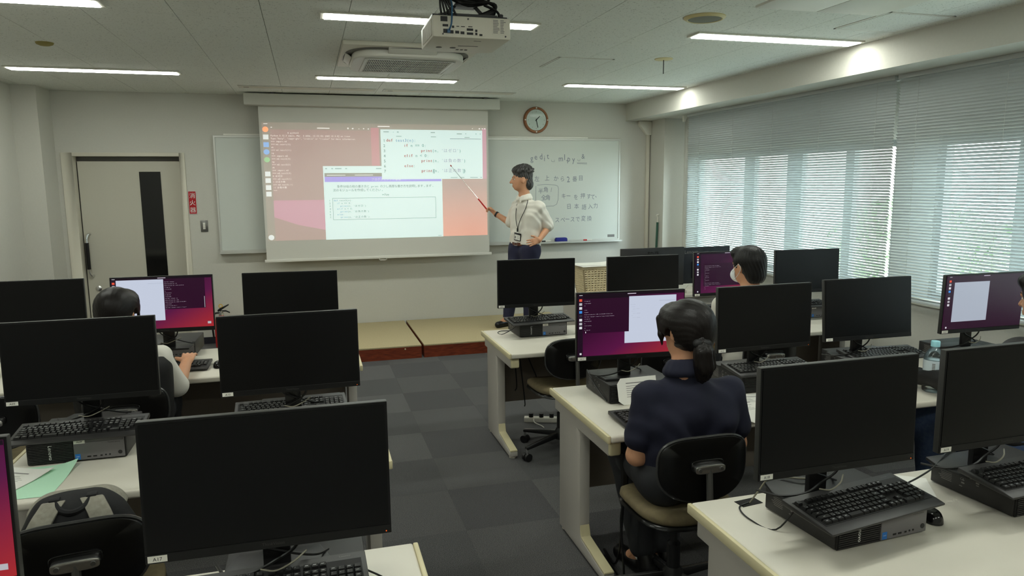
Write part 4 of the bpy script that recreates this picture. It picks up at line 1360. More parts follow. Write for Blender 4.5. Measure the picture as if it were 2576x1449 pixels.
def monitor(code, label, x, y, zb, rz=0.0, tilt=.03, show=None, lift=.1145, led=False, cab=True):
    """x, y = middle of the lower screen edge; zb = what the stand rests on"""
    t = thing('computer_monitor', label, 'monitor', (x, y, zb), rz, 'black computer monitors')
    R3 = (-tilt, 0, 0)
    off = (0, 0, lift)
    hs = put('housing', cached('mh', lambda: MB().box(-MW / 2, -.0070, 0, MW / 2, .014, MH).mesh('housing', 'monitor_shell', .0025, 2)), t, off, R3)
    put('back_cover', cached('mbk', lambda: MB().frustum((0, 0, 0), (.40, .22), (.24, .14), .030).mesh('back_cover', 'black_plastic', .006, 2)), hs, (0, .011, .165), (-PI / 2, 0, 0))
    put('front_bezel', cached('mfb', lambda: MB().box(-MW / 2 + .0004, -.0084, .0004, MW / 2 - .0004, -.0066, MH - .0004).mesh('front_bezel', 'bezel', .0008, 1)), hs)
    put('chin', cached('mch', lambda: MB().box(-MW / 2 + .001, -.0105, .001, MW / 2 - .001, -.0080, .0225).mesh('chin', 'bezel', .001, 1)), hs)
    if show:
        sc_ = put('screen', cached('msw', lambda: MB().box(-.2635, -.0105, .024, .2635, -.0084, .3165).mesh('screen', 's_wall')), hs)
    else:
        sc_ = put('screen', cached('mso', lambda: MB().box(-.2635, -.0100, .024, .2635, -.0084, .3165).mesh('screen', 'screen_off')), hs)
    put('series_name', cached('mtv', lambda: MB().text('ThinkVision', .0105, FRONT(0, -.0109, .009)).mesh('series_name', 'print_dim')), hs)
    stk = put('station_sticker', cached('mst', lambda: MB().box(-MW / 2 + .006, -.0112, .0045, -MW / 2 + .046, -.0104, .0195).mesh('station_sticker', 'sticker_white')), hs)
    put('station_number', cached(('msn', code), lambda: MB().text(code, .0115, FRONT(-MW / 2 + .026, -.0116, .0078)).mesh('station_number', 'print_black')), stk)
    if led:
        put('power_light', cached('mled', lambda: MB().box(MW / 2 - .014, -.0115, .006, MW / 2 - .0115, -.0104, .0085).mesh('power_light', 'led_orange')), hs)
    col = put('stand_column', cached('msc', lambda: MB().box(-.032, .072, .010, .032, .092, .30).box(-.028, .034, .22, .028, .076, .28).mesh('stand_column', 'black_plastic', .004, 2)), t)
    put('stand_base', cached('msb', lambda: MB().prism([(-.115, .022), (.115, .022), (.125, .12), (.10, .19), (-.10, .19), (-.125, .12)], 0, .012, 'z').mesh('stand_base', 'black_plastic', .004, 2)), t)
    # what the display shows
    if show == 'A11':
        scr(sc_, 0, 0, 1, .035, 1, 's_bar', 'top_bar')
        scr(sc_, 0, .035, .045, 1, 1, 's_dock', 'dock')
        scr(sc_, .047, .035, .475, .63, 1, 's_term', 'terminal_window')
        scr(sc_, .047, .035, .475, .075, 2, 's_bar', 'terminal_title')
        scr(sc_, .475, .06, .925, .66, 2, 's_win', 'editor_window')
        scr(sc_, .435, .63, .86, .82, 2, 's_win', 'slide_window')
        scr(sc_, .76, .145, .915, .149, 3, 's_win_line', 'tab_line')
        scr_text(sc_, .06, .115, ['>>> import m2', '>>> m2.test2(2)', 'ok', '', '>>> m3', '$ python3'] + CODE_TERM[1:3] + CODE_TERM[3:9], .0021, .0105, 3, 's_txt')
        scr_text(sc_, .49, .20, ["def test3(n):", "  if n == 0:", "      print(n, 'はゼロ')", "  elif n < 0:", "      print(n, 'は負の数')", "  else:", "      print(n, 'は正の数')"], .0019, .0105, 3, 's_txt_dark')
        scr(sc_, .068, .60, .074, .625, 3, 's_cursor', 'cursor_block')
    elif show == 'A01':
        scr(sc_, 0, 0, 1, .035, 1, 's_bar', 'top_bar')
        scr(sc_, 0, .035, .045, 1, 1, 's_dock', 'dock')
        scr(sc_, .05, .04, .515, .84, 3, 's_win', 'editor_window')
        scr(sc_, .50, .035, .93, .63, 1, 's_term', 'terminal_window')
        scr(sc_, .36, .115, .51, .118, 4, 's_win_line', 'tab_line')
        scr(sc_, .918, .40, .923, .62, 3, 's_ic_grey', 'scroll_bar')
        scr_text(sc_, .525, .10, [CODE_TERM[2][:26], CODE_TERM[1][:30], CODE_TERM[1][:46]] + CODE_TERM[3:7] + ['>>> import m3', '>>> m3.test3(0)'] + [CODE_TERM[2][:30], CODE_TERM[1][:33], CODE_TERM[1][:50]] + ['>>> m3.test3(1)', CODE_TERM[1][:28], CODE_TERM[2][:50], '>>> '], .0022, .0105, 3, 's_txt')
        scr(sc_, .94, .90, .975, .945, 3, 's_ic_grey', 'desktop_icon')
    elif show == 'A05':
        scr(sc_, 0, 0, 1, .035, 1, 's_bar', 'top_bar')
        scr(sc_, 0, .035, .09, 1, 1, 's_dock', 'dock')
        scr(sc_, .13, .26, .70, .83, 1, 's_term', 'terminal_window')
        scr(sc_, .72, .06, .98, .95, 2, 's_win', 'editor_window')
        scr_text(sc_, .15, .33, [CODE_TERM[1][:52], CODE_TERM[2][:56]] + CODE_TERM[3:13] + [CODE_TERM[1][:52], CODE_TERM[2][:56], '>>> m3.test3(0)', 'ok', '>>> '], .0023, .0105, 3, 's_txt')
    elif show == 'A14':
        scr(sc_, 0, 0, 1, 1, 1, 's_term', 'terminal_window')
        scr(sc_, .10, .12, .545, .86, 2, 's_winb', 'editor_window')
        scr_text(sc_, .12, .22, ["def test3(n):", "    if n == 0:", "        print(n, 'はゼロ')", "    elif n < 0:", "        print(n)"], .0021, .0115, 3, 's_win_line')
        scr_text(sc_, .56, .22, [CODE_TERM[1][:50], CODE_TERM[2][:50]] + CODE_TERM[3:20], .0022, .0105, 3, 's_ic_dark')
    elif show == 'A16':
        scr(sc_, 0, 0, 1, .035, 1, 's_bar', 'top_bar')
        scr(sc_, 0, .035, .045, 1, 1, 's_dock', 'dock')
        scr(sc_, .94, .90, .975, .945, 3, 's_ic_grey', 'desktop_icon')
    if show in ('A11', 'A01', 'A05', 'A14', 'A16'):
        u0 = {'A11': .012, 'A01': .012, 'A05': .03, 'A14': .03, 'A16': .012}[show]
        for k, m_ in enumerate(('s_ic_red', 's_ic_grey', 's_ic_white', 's_ic_blue', 's_ic_dark', 's_ic_white', 's_ic_grey', 's_ic_white')):
            if show == 'A01' and k > 1:
                break
            scr(sc_, u0, .075 + k * .063, u0 + .026, .115 + k * .063, 4, m_, 'dock_icon')
        scr(sc_, u0, .012, u0 + .03, .020, 4, 's_ic_white', 'workspace_mark')
        scr(sc_, .46, .010, .54, .020, 4, 's_txt', 'clock_text')
        scr(sc_, u0 + .004, .945, u0 + .022, .975, 4, 's_ic_white', 'launcher_mark')
    if cab:
        put('cable', cached('mcab', lambda: MB().tube(spline([(.06, .03, .18), (.05, .05, .09), (.0, .06, .05), (-.06, .05, .03), (-.12, .09, .012), (-.15, .16, .005)], 5), .004, 6)
                            .tube(spline([(-.05, .03, .18), (-.04, .055, .10), (.03, .07, .06), (.09, .10, .03), (.12, .16, .008)], 5), .0035, 6).mesh('cable', 'cable_black', smooth=True)), t)
        put('tie', cached('mtie', lambda: MB().tube(spline([(-.035, .024, .05), (.0, .018, .045), (.04, .026, .058), (.07, .05, .07)], 5), .0022, 5).mesh('tie', 'cable_grey', smooth=True)), t)
    return t


ZP = DZT + PH
MON = [('A17', 'large black switched-off monitor numbered A17, nearest left of the aisle', -.112, 1.645, -.009, .034, None, True), ('A18', 'black switched-off monitor numbered A18 above the tilted keyboard', 1.436, 1.643, .012, .02, None, True),
       ('A19', 'black switched-off monitor numbered A19 at the right edge', 2.082, 1.664, .016, 0.0, None, False), ('A16', 'monitor edge glowing purple and red at the lower left corner', -.885, 1.635, 0, .03, 'A16', False),
       ('A10', 'black switched-off monitor numbered A10 left of the aisle, in front of the fire extinguisher', -.094, 2.95, .02, .01, None, True), ('A09', 'black switched-off monitor in front of the girl, left of A10', -.872, 3.06, 0, .03, None, False),
       ('A11', 'monitor with purple desktop and white window in front of the navy student', 1.443, 3.043, -.067, .01, 'A11', False), ('A12', 'black switched-off monitor right of the navy student', 2.147, 3.003, .02, .03, None, True),
       ('A13', 'black switched-off monitor between A12 and the windows', 2.805, 3.04, -.02, .09, None, False), ('A14', 'monitor showing a grey white page at the right edge by the windows', 3.528, 3.02, -.02, -.03, 'A14', False),
       ('A03', 'black switched-off monitor on the front right desk beside the aisle, before the teacher', 1.459, 4.551, -.045, 0.0, None, False), ('A04', 'black switched-off monitor next to the white basket', 2.225, 4.50, -.02, .04, None, False),
       ('A05', 'monitor with a purple terminal in front of the boy', 2.937, 4.584, -.01, .04, 'A05', False), ('A06', 'black switched-off monitor of the front row nearest the windows, right of the boy', 3.563, 4.50, -.05, .04, None, False),
       ('A01', 'monitor with white window and red purple desktop before the girl', -.817, 4.409, -.045, .06, 'A01', False), ('A02', 'black switched-off monitor of the front row left of the aisle, below the projection screen', -.119, 4.376, -.06, .05, None, False),
       ('A0', 'black switched-off monitor at the far left in front of the door', -1.49, 4.45, 0, .04, None, False)]
for code, lab, x, y, rz, tl, show, led in MON:
    code = 'A06' if code == 'A0' else code
    zb = ZP
    if lab.endswith('of the door') or code == 'A16':
        pc(code if code == 'A16' else 'A02', 'flat black computer under the monitor at the ' + ('lower left corner' if code == 'A16' else 'far left by the door'), x + .04, y - .08, 0)
    monitor(code, lab, x, y, zb, rz, tl, show, led=led)

# ------------------------------------------------------------------ keyboards
KU = .0187


def key_layout():
    """(x, y, width, depth, legend) of every key, in metres from the left front corner of the key field"""
    ks = []

    def row(y, start, items):
        x = start
        for it in items:
            if it[0] is None:
                x += it[1]
                continue
            ks.append(((x + it[1] / 2) * KU, y * KU, it[1], it[0]))
            x += it[1]
    row(5.35, 0, [('F', 1)] + [(None, 1)] + [('F', 1)] * 4 + [(None, .5)] + [('F', 1)] * 4 + [(None, .5)] + [('F', 1)] * 4 + [(None, .25)] + [('', 1)] * 3)
    row(4.0, 0, [('1', 1)] + [(c, 1) for c in '1234567890-^'] + [('', 1), ('', 1)] + [(None, .25)] + [('', 1)] * 3 + [(None, .25), ('', 1), ('/', 1), ('', 1), ('-', 1)])
    row(3.0, 0, [('', 1.5)] + [(c, 1) for c in 'QWERTYUIOP@['] + [('', 1.5)] + [(None, .25)] + [('', 1)] * 3 + [(None, .25), ('7', 1), ('8', 1), ('9', 1), ('', 1)])
    row(2.0, 0, [('', 1.75)] + [(c, 1) for c in 'ASDFGHJKL;:]'] + [('', 1.25)] + [(None, 3.5), ('4', 1), ('5', 1), ('6', 1), ('', 1)])
    row(1.0, 0, [('', 2.25)] + [(c, 1) for c in 'ZXCVBNM,./'] + [('', 1), ('', 1.75), (None, 1.25), ('', 1), (None, 1.25), ('1', 1), ('2', 1), ('3', 1), ('', 1)])
    row(0.0, 0, [('', 1.25)] * 3 + [('', 1.25), ('', 2.75), ('', 1.25), ('', 1), ('', 1), ('', 1), ('', 1.25), (None, .5), ('', 1), ('', 1), ('', 1), (None, .25), ('0', 2), ('.', 1), ('', 1)])
    return ks


LAY = key_layout()
KW_, KD_ = .452, .185


def keyboard(label, x, yf, z, rz=0.0, lean=0.06, full=True):
    """yf = middle of the front edge"""
    t = thing('computer_keyboard', label, 'keyboard', (x, yf, z), rz, 'black full-size keyboards')
    t.rotation_euler = (lean, 0, rz)

    def body():
        mb = MB()
        mb.prism([(0, .003), (0, .010), (.030, .014), (KD_, .020), (KD_, .003)], -KW_ / 2, KW_ / 2, 'x')
        return mb.mesh('body', 'kb_body', .003, 2)
    put('body', cached('kbody', body), t)
    put('key_well', cached('kwell', lambda: MB().prism([(.034, .0140), (.034, .0150), (.158, .0190), (.158, .0180)], -KW_ / 2 + .012, KW_ / 2 - .012, 'x').mesh('key_well', 'black_matte')), t)
    put('maker_name', cached('kmk', lambda: MB().text('Lenovo', .009, Matrix.Translation((KW_ / 2 - .05, .168, .0203)) @ Matrix.Rotation(.032, 4, 'X')).mesh('maker_name', 'print_grey')), t)
    for s in (-1, 1):
        put('rear_foot', cached('kft', lambda: MB().box(-.012, KD_ - .02, -.004, .012, KD_ - .008, .006).mesh('rear_foot', 'black_matte')), t, (s * .16, 0, 0))
    x0, y0 = -KW_ / 2 + .0165, .046
    if full:
        for kx, ky, w_, lg in LAY:
            me = cached(('key', w_), lambda w_=w_: MB().frustum((0, 0, 0), (w_ * KU - .0012, KU - .0012), (w_ * KU - .0055, KU - .006), .0075).mesh('key', 'kb_key'))
            yy = y0 + ky
            put('key', me, t, (x0 + kx, yy, .0148 + (yy - .034) * .032), (.032, 0, 0))

        def legends():
            mb = MB()
            for kx, ky, w_, lg in LAY:
                yy = y0 + ky
                zz = .0148 + (yy - .034) * .032 + .0078
                if lg:
                    mb.text(lg, .0052, Matrix.Translation((x0 + kx - .003, yy - .001, zz)), 'c')
                    if lg.isalnum() and lg != 'F' and kx < .3:
                        mb.box(x0 + kx + .0012, yy - .0045, zz - .0003, x0 + kx + .004, yy - .0022, zz)
                elif w_ < 2.5:
                    mb.box(x0 + kx - .004, yy - .001, zz - .0003, x0 + kx + .003, yy + .0012, zz)
            return mb.mesh('key_legends', 'legend_print')
        o = put('key_legends', cached('kleg', legends), t)
        o['kind'] = 'stuff'
    return t


ZK = ZP - .0015
KB = [('black keyboard resting askew on computer A18', 1.525, 1.522, ZK, .15, .085), ('black keyboard on the computer at the right edge, station A19', 2.19, 1.535, ZK, .05, .085), ('black keyboard under the lower edge of monitor A17', -.125, 1.535, ZK, .02, .085),
      ('black keyboard below monitor A10 left of the aisle', -.10, 2.965, ZK, .04, .085), ('black keyboard on computer A09 above the green paper', -.88, 2.912, ZK, 0.0, .085), ('black keyboard right of the navy student, below monitor A12', 2.20, 2.925, ZK, .0, .085),
      ('black keyboard below monitor A13 near the water bottle', 2.95, 2.99, ZK, -.06, .085), ('black keyboard on the computer of the front right desk by the aisle', 1.50, 4.50, ZK, .09, .085),
      ('black keyboard seen in the gap between monitors A12 and A13', 3.57, 4.46, ZK, 0, .085), ('black keyboard under the navy student\'s arms', 1.47, 2.66, DZT + .005, 0, .02), ('black keyboard under the girl\'s hand on the front left desk', -.81, 4.26, DZT + .005, -.02, .02)]
for k_ in KB:
    keyboard(*k_)


def mouse(label, x, y, rz=0.0):
    t = thing('computer_mouse', label, 'mouse', (x, y, DZT), rz, 'black mice on the desks')

    def shell():
        vv, ff, n, lv = [], [], 20, 7
        for i in range(lv):
            u = i / (lv - 1)
            s = math.cos(u * PI / 2) ** .6
            z = .034 * math.sin(u * PI / 2)
            for k in range(n):
                q = 2 * PI * k / n
                yy = .055 * s * math.sin(q)
                vv.append((.031 * s * math.cos(q) * (1 - .12 * math.sin(q)), yy, .002 + z * (1 - .18 * yy / .055)))
        for i in range(lv - 1):
            for k in range(n):
                ff.append((i * n + k, i * n + (k + 1) % n, (i + 1) * n + (k + 1) % n, (i + 1) * n + k))
        ff.append(tuple(range(n - 1, -1, -1)))
        return MB().add(vv, ff).mesh('mouse_shell', 'black_gloss', smooth=True, angle=60)
    put('shell', cached('mouse', shell), t)
    put('wheel', cached('mwheel', lambda: MB().tube([(-.003, .03, .026), (.003, .03, .026)], .010, 12).mesh('wheel', 'grey_dark', smooth=True)), t)
    put('button_gap', cached('mgap', lambda: MB().box(-.0006, .012, .028, .0006, .045, .0335).mesh('button_gap', 'port_black')), t)


mouse('black mouse lying against the right side of computer A18', 1.80, 1.655, -.3)
mouse('black mouse right of the girl\'s keyboard on the front left desk', -.535, 4.34, 0)
mouse('dark mouse beside the keyboard of station A13', 3.05, 2.83, .2)
mouse('black mouse right of the keyboard on the front right desk by the aisle', 1.80, 4.50, .2)


def wire(label, pts, r=.0025, m_='cable_black', name='cable'):
    p0 = Vector(pts[0])
    o = put(name, MB().tube([p - p0 for p in spline(pts, 6)], r, 6).mesh(name, m_, smooth=True), None, p0)
    tag(o, label, 'cable')


wire('grey cable running from behind computer A18 into the desk hole', [(1.385, 1.60, .815), (1.36, 1.68, .80), (1.30, 1.72, .705), (1.265, 1.80, .704), (1.28, 1.88, .704), (1.335, 1.91, .702)])
wire('pale cable arching over the back corner of computer A18', [(1.335, 1.905, .702), (1.352, 1.885, .75), (1.37, 1.86, .80), (1.40, 1.835, .81), (1.44, 1.80, .815), (1.50, 1.78, .812)], .003, 'cable_grey')
wire('mouse cable looping from behind computer A18', [(1.755, 1.72, .78), (1.795, 1.72, .75), (1.80, 1.705, .72), (1.79, 1.70, .712)], .0025)
wire('cable lying across the desk between computers A18 and A19', [(1.75, 1.70, .80), (1.83, 1.73, .80), (1.94, 1.78, .80), (2.05, 1.84, .81), (2.10, 1.86, .80)], .0028)
wire('thin cable loops beside the keyboard of station A17', [(.09, 1.66, .812), (.15, 1.67, .76), (.17, 1.64, .704), (.19, 1.55, .704), (.17, 1.45, .704), (.14, 1.35, .704)])
wire('second thin cable lying on the desk beside station A17', [(.10, 1.62, .81), (.13, 1.62, .76), (.14, 1.60, .704), (.155, 1.52, .704), (.145, 1.42, .704)])
wire('cable loop left of the computer on the front right desk', [(1.345, 4.57, .795), (1.30, 4.63, .74), (1.25, 4.68, .703), (1.235, 4.74, .703), (1.27, 4.79, .703), (1.33, 4.77, .705)])
wire('cable hanging along the side of the navy student\'s computer', [(1.318, 3.28, .80), (1.312, 3.22, .78), (1.314, 3.12, .74), (1.318, 3.03, .71)], .003)
for k, (x, y, d) in enumerate(((1.30, 4.60, .30), (1.34, 4.61, .42), (1.40, 4.60, .25))):
    wire(['short black cable hanging behind the front right desk leg', 'long black cable hanging behind the front right desk leg', 'black cable hanging above the empty tan seat'][k], [(x, y, .66), (x + .01, y - .02, .55), (x + .03 + .02 * k, y, .66 - d), (x + .015 + .03 * k, y - .01, .62 - d)], .004)
wire('thick black cable bundle hanging under the navy student\'s desk', [(1.245, 2.67, .595), (1.242, 2.665, .55), (1.244, 2.66, .50), (1.248, 2.67, .44), (1.246, 2.665, .38)], .016)
wire('black cable loop hanging from the bundle under the navy student\'s desk', [(1.240, 2.655, .40), (1.225, 2.65, .30), (1.235, 2.64, .12), (1.245, 2.66, .02), (1.25, 2.75, .008), (1.26, 2.90, .008)], .005)
wire('second black cable loop reaching the floor under the navy student\'s desk', [(1.250, 2.68, .40), (1.252, 2.70, .26), (1.258, 2.73, .12), (1.265, 2.80, .02), (1.28, 2.95, .009)], .006)
for k in range(3):
    x = 2.80 + k * .035
    wire(['left', 'middle', 'right'][k] + ' black cable of the bunch hanging in the gap between monitors A12 and A13', [(x, 4.30, .655), (x + .01 - .01 * k, 4.29, .5), (2.83, 4.28, .34), (2.83 + .01 * k, 4.27, .2)], .007)

# power strip under the front right desk
pst = thing('power_strip', 'white power strip with black plugs on the floor under the front right desk', 'power strip', (1.62, 4.80, 0), -.35)
put('body', MB().box(-.17, -.026, 0, .17, .026, .034).mesh('strip_body', 'white_plastic', .004), pst)
for k in range(4):
    put('plug', MB().tube([(-.12 + k * .075, 0, .032), (-.12 + k * .075, 0, .062)], .017, 12).mesh('plug', 'black_plastic', smooth=True), pst)
put('cord', MB().tube(spline([(-.10, -.03, .03), (-.09, -.06, .012), (-.04, -.11, .006), (-.02, -.15, .005)], 5), .004, 6).mesh('cord', 'white_plastic', smooth=True), pst)
# ================================================================== teacher's desk by the windows
td = thing('teacher_desk', 'white teacher desk behind the front row, carrying a basket and two monitors', 'desk', (3.14, 6.12, 0))
put('desk_top', MB().box(-.81, -.36, .69, .81, .36, .72).mesh('desk_top', 'desk_white', .006), td)
for s in (-1, 1):
    put('side_panel', MB().box(-.015, -.34, 0, .015, .34, .69).mesh('side_panel', 'desk_grey'), td, (s * .78, 0, 0))
put('back_panel', MB().box(-.76, -.012, .10, .76, .012, .69).mesh('back_panel', 'desk_grey'), td, (0, -.30, 0))


def back_monitor(label, x, y, w_, h_, z0, rz, word, m_, wm, wx, wsz):
    t = thing('computer_monitor', label, 'monitor', (x, y, .72), rz, 'monitors turned away on the teacher desk')
    put('housing', MB().box(-w_ / 2, .0, z0 - .72, w_ / 2, .03, z0 - .72 + h_).mesh('housing', m_, .006), t)
    put('screen', MB().box(-w_ / 2 + .01, .0302, z0 - .72 + .02, w_ / 2 - .01, .031, z0 - .72 + h_ - .01).mesh('screen', 'screen_off'), t)
    put('back_cover', MB().box(-w_ * .3, -.022, z0 - .72 + .05, w_ * .3, .002, z0 - .72 + h_ * .62).mesh('back_cover', m_, .008), t)
    put('maker_name', MB().text(word, wsz, FRONT(wx, -.0008, z0 - .72 + h_ - .058)).mesh('maker_name', wm), t)
    put('stand_column', MB().box(-.035, -.05, .008, .035, -.022, .22).mesh('stand_column', 'black_plastic', .004), t)
    put('stand_base', MB().box(-.12, -.11, 0, .12, .09, .012).mesh('stand_base', 'black_plastic', .004), t)


back_monitor('dark monitor turned away with PHILIPS on its back, on the teacher desk', 3.06, 6.0, .644, .36, .772, 0, 'PHILIPS', 'monitor_back', 'black_gloss', 0.0, .034)
back_monitor('bluish black monitor turned away with Lenovo on its back, on the teacher desk', 3.655, 6.07, .539, .345, .772, .06, 'Lenovo', 'monitor_back_blue', 'print_grey', -.165, .05)
bs = thing('basket', 'cream plastic lattice basket with papers on top, on the teacher desk', 'basket', (2.505, 6.02, .72))
BWT, BDT, BWB, BDB, BH = .36, .27, .29, .20, .27


def basket_side():
    mb = MB()
    cs = [((-1, -1), (1, -1)), ((1, -1), (1, 1)), ((1, 1), (-1, 1)), ((-1, 1), (-1, -1))]
    for (a, b) in cs:
        def P(u, v):
            w0, d0 = (BWB + (BWT - BWB) * v) / 2, (BDB + (BDT - BDB) * v) / 2
            return Vector(((a[0] + (b[0] - a[0]) * u) * w0, (a[1] + (b[1] - a[1]) * u) * d0, v * BH))
        nv = 11 if abs(a[0] - b[0]) > 1 else 8
        for k in range(nv + 1):
            u = k / nv
            mb.tube([P(u, .02), P(u, .98)], .0088, 5)
        for k in range(11):
            v = .10 + k * .078
            mb.tube([P(0, v), P(1, v)], .0078, 5)
    return mb.mesh('lattice', 'basket', smooth=True)


o = put('lattice', basket_side(), bs)
o['kind'] = 'stuff'
put('bottom', MB().frustum((0, 0, 0), (BWB - .004, BDB - .004), (BWB + .008, BDB + .006), .028).mesh('basket_bottom', 'basket'), bs)
mb = MB()
for s in (-1, 1):
    mb.box(-BWT / 2 - .008, s * BDT / 2 - .008, BH - .022, BWT / 2 + .008, s * BDT / 2 + .008, BH + .006)
    mb.box(s * BWT / 2 - .008, -BDT / 2 - .008, BH - .022, s * BWT / 2 + .008, BDT / 2 + .008, BH + .006)
put('rim', mb.mesh('basket_rim', 'basket', .003, 1), bs)


def sheet(name, label, cat, x, y, z, w_, d_, rz=0, m_='paper', curl=0.0, group=None, corner=None, bars=True, tilt=0.0):
    t = thing(name, label, cat, (x, y, z), rz, group)
    t.rotation_euler = (tilt, 0, rz)
    n = 8
    vv, ff = [], []
    for i in range(n + 1):
        for j in range(n + 1):
            u, v = i / n, j / n
            zz = .0012 + curl * (max(0, u - .5) * 2) ** 2 * (max(0, v - .4) / .6) ** 2
            vv.append(((u - .5) * w_, (v - .5) * d_, zz))
    for i in range(n):
        for j in range(n):
            a = i * (n + 1) + j
            ff.append((a, a + n + 1, a + n + 2, a + 1))
    k = len(vv)
    vv += [(a, b, c - .0012) for a, b, c in vv]
    ff += [tuple(k + q for q in f[::-1]) for f in ff]
    put('sheet', MB().add(vv, ff).mesh('sheet', m_, smooth=True), t)
    if bars:
        mb = MB()
        mb.box(-w_ * .38, d_ * .30, .0014, w_ * .38, d_ * .325, .0017)
        for q in range(5):
            mb.box(-w_ * .36, d_ * (.2 - q * .05), .0014, w_ * random.uniform(.0, .3), d_ * (.208 - q * .05), .0016)
        put('printing', mb.mesh('printing', 'print_grey'), t)
    return t


sheet('paper_sheet', 'white papers lying on top of the cream basket', 'paper', 2.50, 6.01, .72 + BH + .006, .40, .30, .06, 'paper', .012, bars=False)
sheet('paper_sheet', 'second white sheet lying askew on the basket papers', 'paper', 2.49, 6.04, .72 + BH + .0085, .34, .25, -.1, 'paper', .010, bars=False)
wh = thing('paper_holder', 'small white paper holder on the teacher desk between monitors', 'holder', (3.38, 5.86, .72))
put('tray', MB().box(-.07, -.05, 0, .07, .05, .03).mesh('tray', 'white_plastic', .003), wh)
put('flap', MB().prism([(-.065, .03), (.065, .03), (.05, .075), (.03, .05), (.0, .06), (-.03, .07)], -.01, .0, 'y').mesh('flap', 'white_plastic'), wh)
put('flap', MB().prism([(-.05, .03), (.065, .03), (.06, .06), (.01, .045)], -.04, -.034, 'y').mesh('flap', 'white_plastic'), wh)

# ------------------------------------------------------------------ papers, bottle, bag
sheet('paper_sheet', 'green sheet of paper on the desk in front of computer A09', 'paper', -.985, 2.785, DZT, .21, .297, -.02, 'paper_green', .02, bars=False)
sheet('paper_sheet', 'white printed sheets overlapping the green paper', 'paper', -1.075, 2.80, DZT + .003, .18, .25, -.45, 'paper', .012)
bk2 = thing('booklet', 'white printed sheet with cut corners leaning on the navy student\'s computer', 'paper', (1.462, 2.975, DZT + .001))
bk2.rotation_euler = (math.radians(74), 0, .03)
mb = MB()
mb.prism([(-.105, .02), (-.08, 0), (.10, 0), (.10, .125), (-.085, .125), (-.105, .10)], 0, .001, 'z')
put('sheet', mb.mesh('sheet', 'paper'), bk2)
mb = MB()
mb.box(-.06, .098, .001, .09, .102, .0014)
for q in range(6):
    mb.box(-.06, .085 - q * .010, .001, random.uniform(-.02, .06), .0872 - q * .010, .0013)
put('printing', mb.mesh('printing', 'print_grey'), bk2)
sheet('paper_sheet', 'white handout on the desk right of the navy student\'s arm', 'paper', 1.90, 2.74, DZT, .21, .297, .12)
sheet('paper_sheet', 'second handout under the first, right of the navy student', 'paper', 1.98, 2.84, DZT - .0002 + .0003, .21, .25, -.2)
sheet('paper_sheet', 'white sheet on the desk left of the sitting boy', 'paper', 2.50, 4.30, DZT, .21, .297, .1)
sheet('paper_sheet', 'pale green handout on the desk behind the water bottle', 'paper', 3.10, 2.82, DZT, .21, .297, .2, 'paper')
sheet('paper_sheet', 'white sheet peeking from under the keyboard of station A18', 'paper', 1.95, 1.86, DZT, .10, .16, -.6, 'paper', 0, bars=False)

bo = thing('water_bottle', 'clear plastic water bottle with pale blue cap and label', 'bottle', (2.93, 2.735, DZT))
put('body', MB().lathe([(.040, .0), (.046, .006), (.047, .02), (.045, .03), (.047, .04), (.045, .05), (.047, .06), (.045, .07), (.047, .08), (.047, .165), (.043, .185), (.030, .207), (.020, .218), (.0185, .232)], 28).mesh('bottle_body', 'bottle_pet', smooth=True), bo)
put('label', MB().lathe([(.0476, .095), (.0478, .098), (.0478, .158), (.0476, .16)], 28).mesh('bottle_label', 'bottle_label', smooth=True), bo)
mb = MB()
for k in range(5):
    a0 = -1.9 + k * .22
    mb.add([(.0482 * math.cos(a), .0482 * math.sin(a), z) for z in (.118, .155) for a in (a0, a0 + .22)], [(0, 1, 3, 2)])
put('label_print', mb.mesh('label_print', 'bottle_label_blue'), bo)
mb = MB()
for k in range(6):
    a0 = -2.55
    mb.add([(.0482 * math.cos(a), .0482 * math.sin(a), z) for z in (.108 + k * .007, .112 + k * .007) for a in (a0, a0 + .28)], [(0, 1, 3, 2)])
put('barcode', mb.mesh('barcode', 'print_grey'), bo)
put('cap', MB().lathe([(.0205, .226), (.0205, .25), (.019, .253), (0, .253)], 24).mesh('bottle_cap', 'bottle_cap', smooth=True), bo)
# ================================================================== rounded bodies from blended solids
def V(*a):
    return np.array(a, np.float32)


def nrm(a):
    a = np.asarray(a, np.float32)
    return a / (np.linalg.norm(a) + 1e-9)


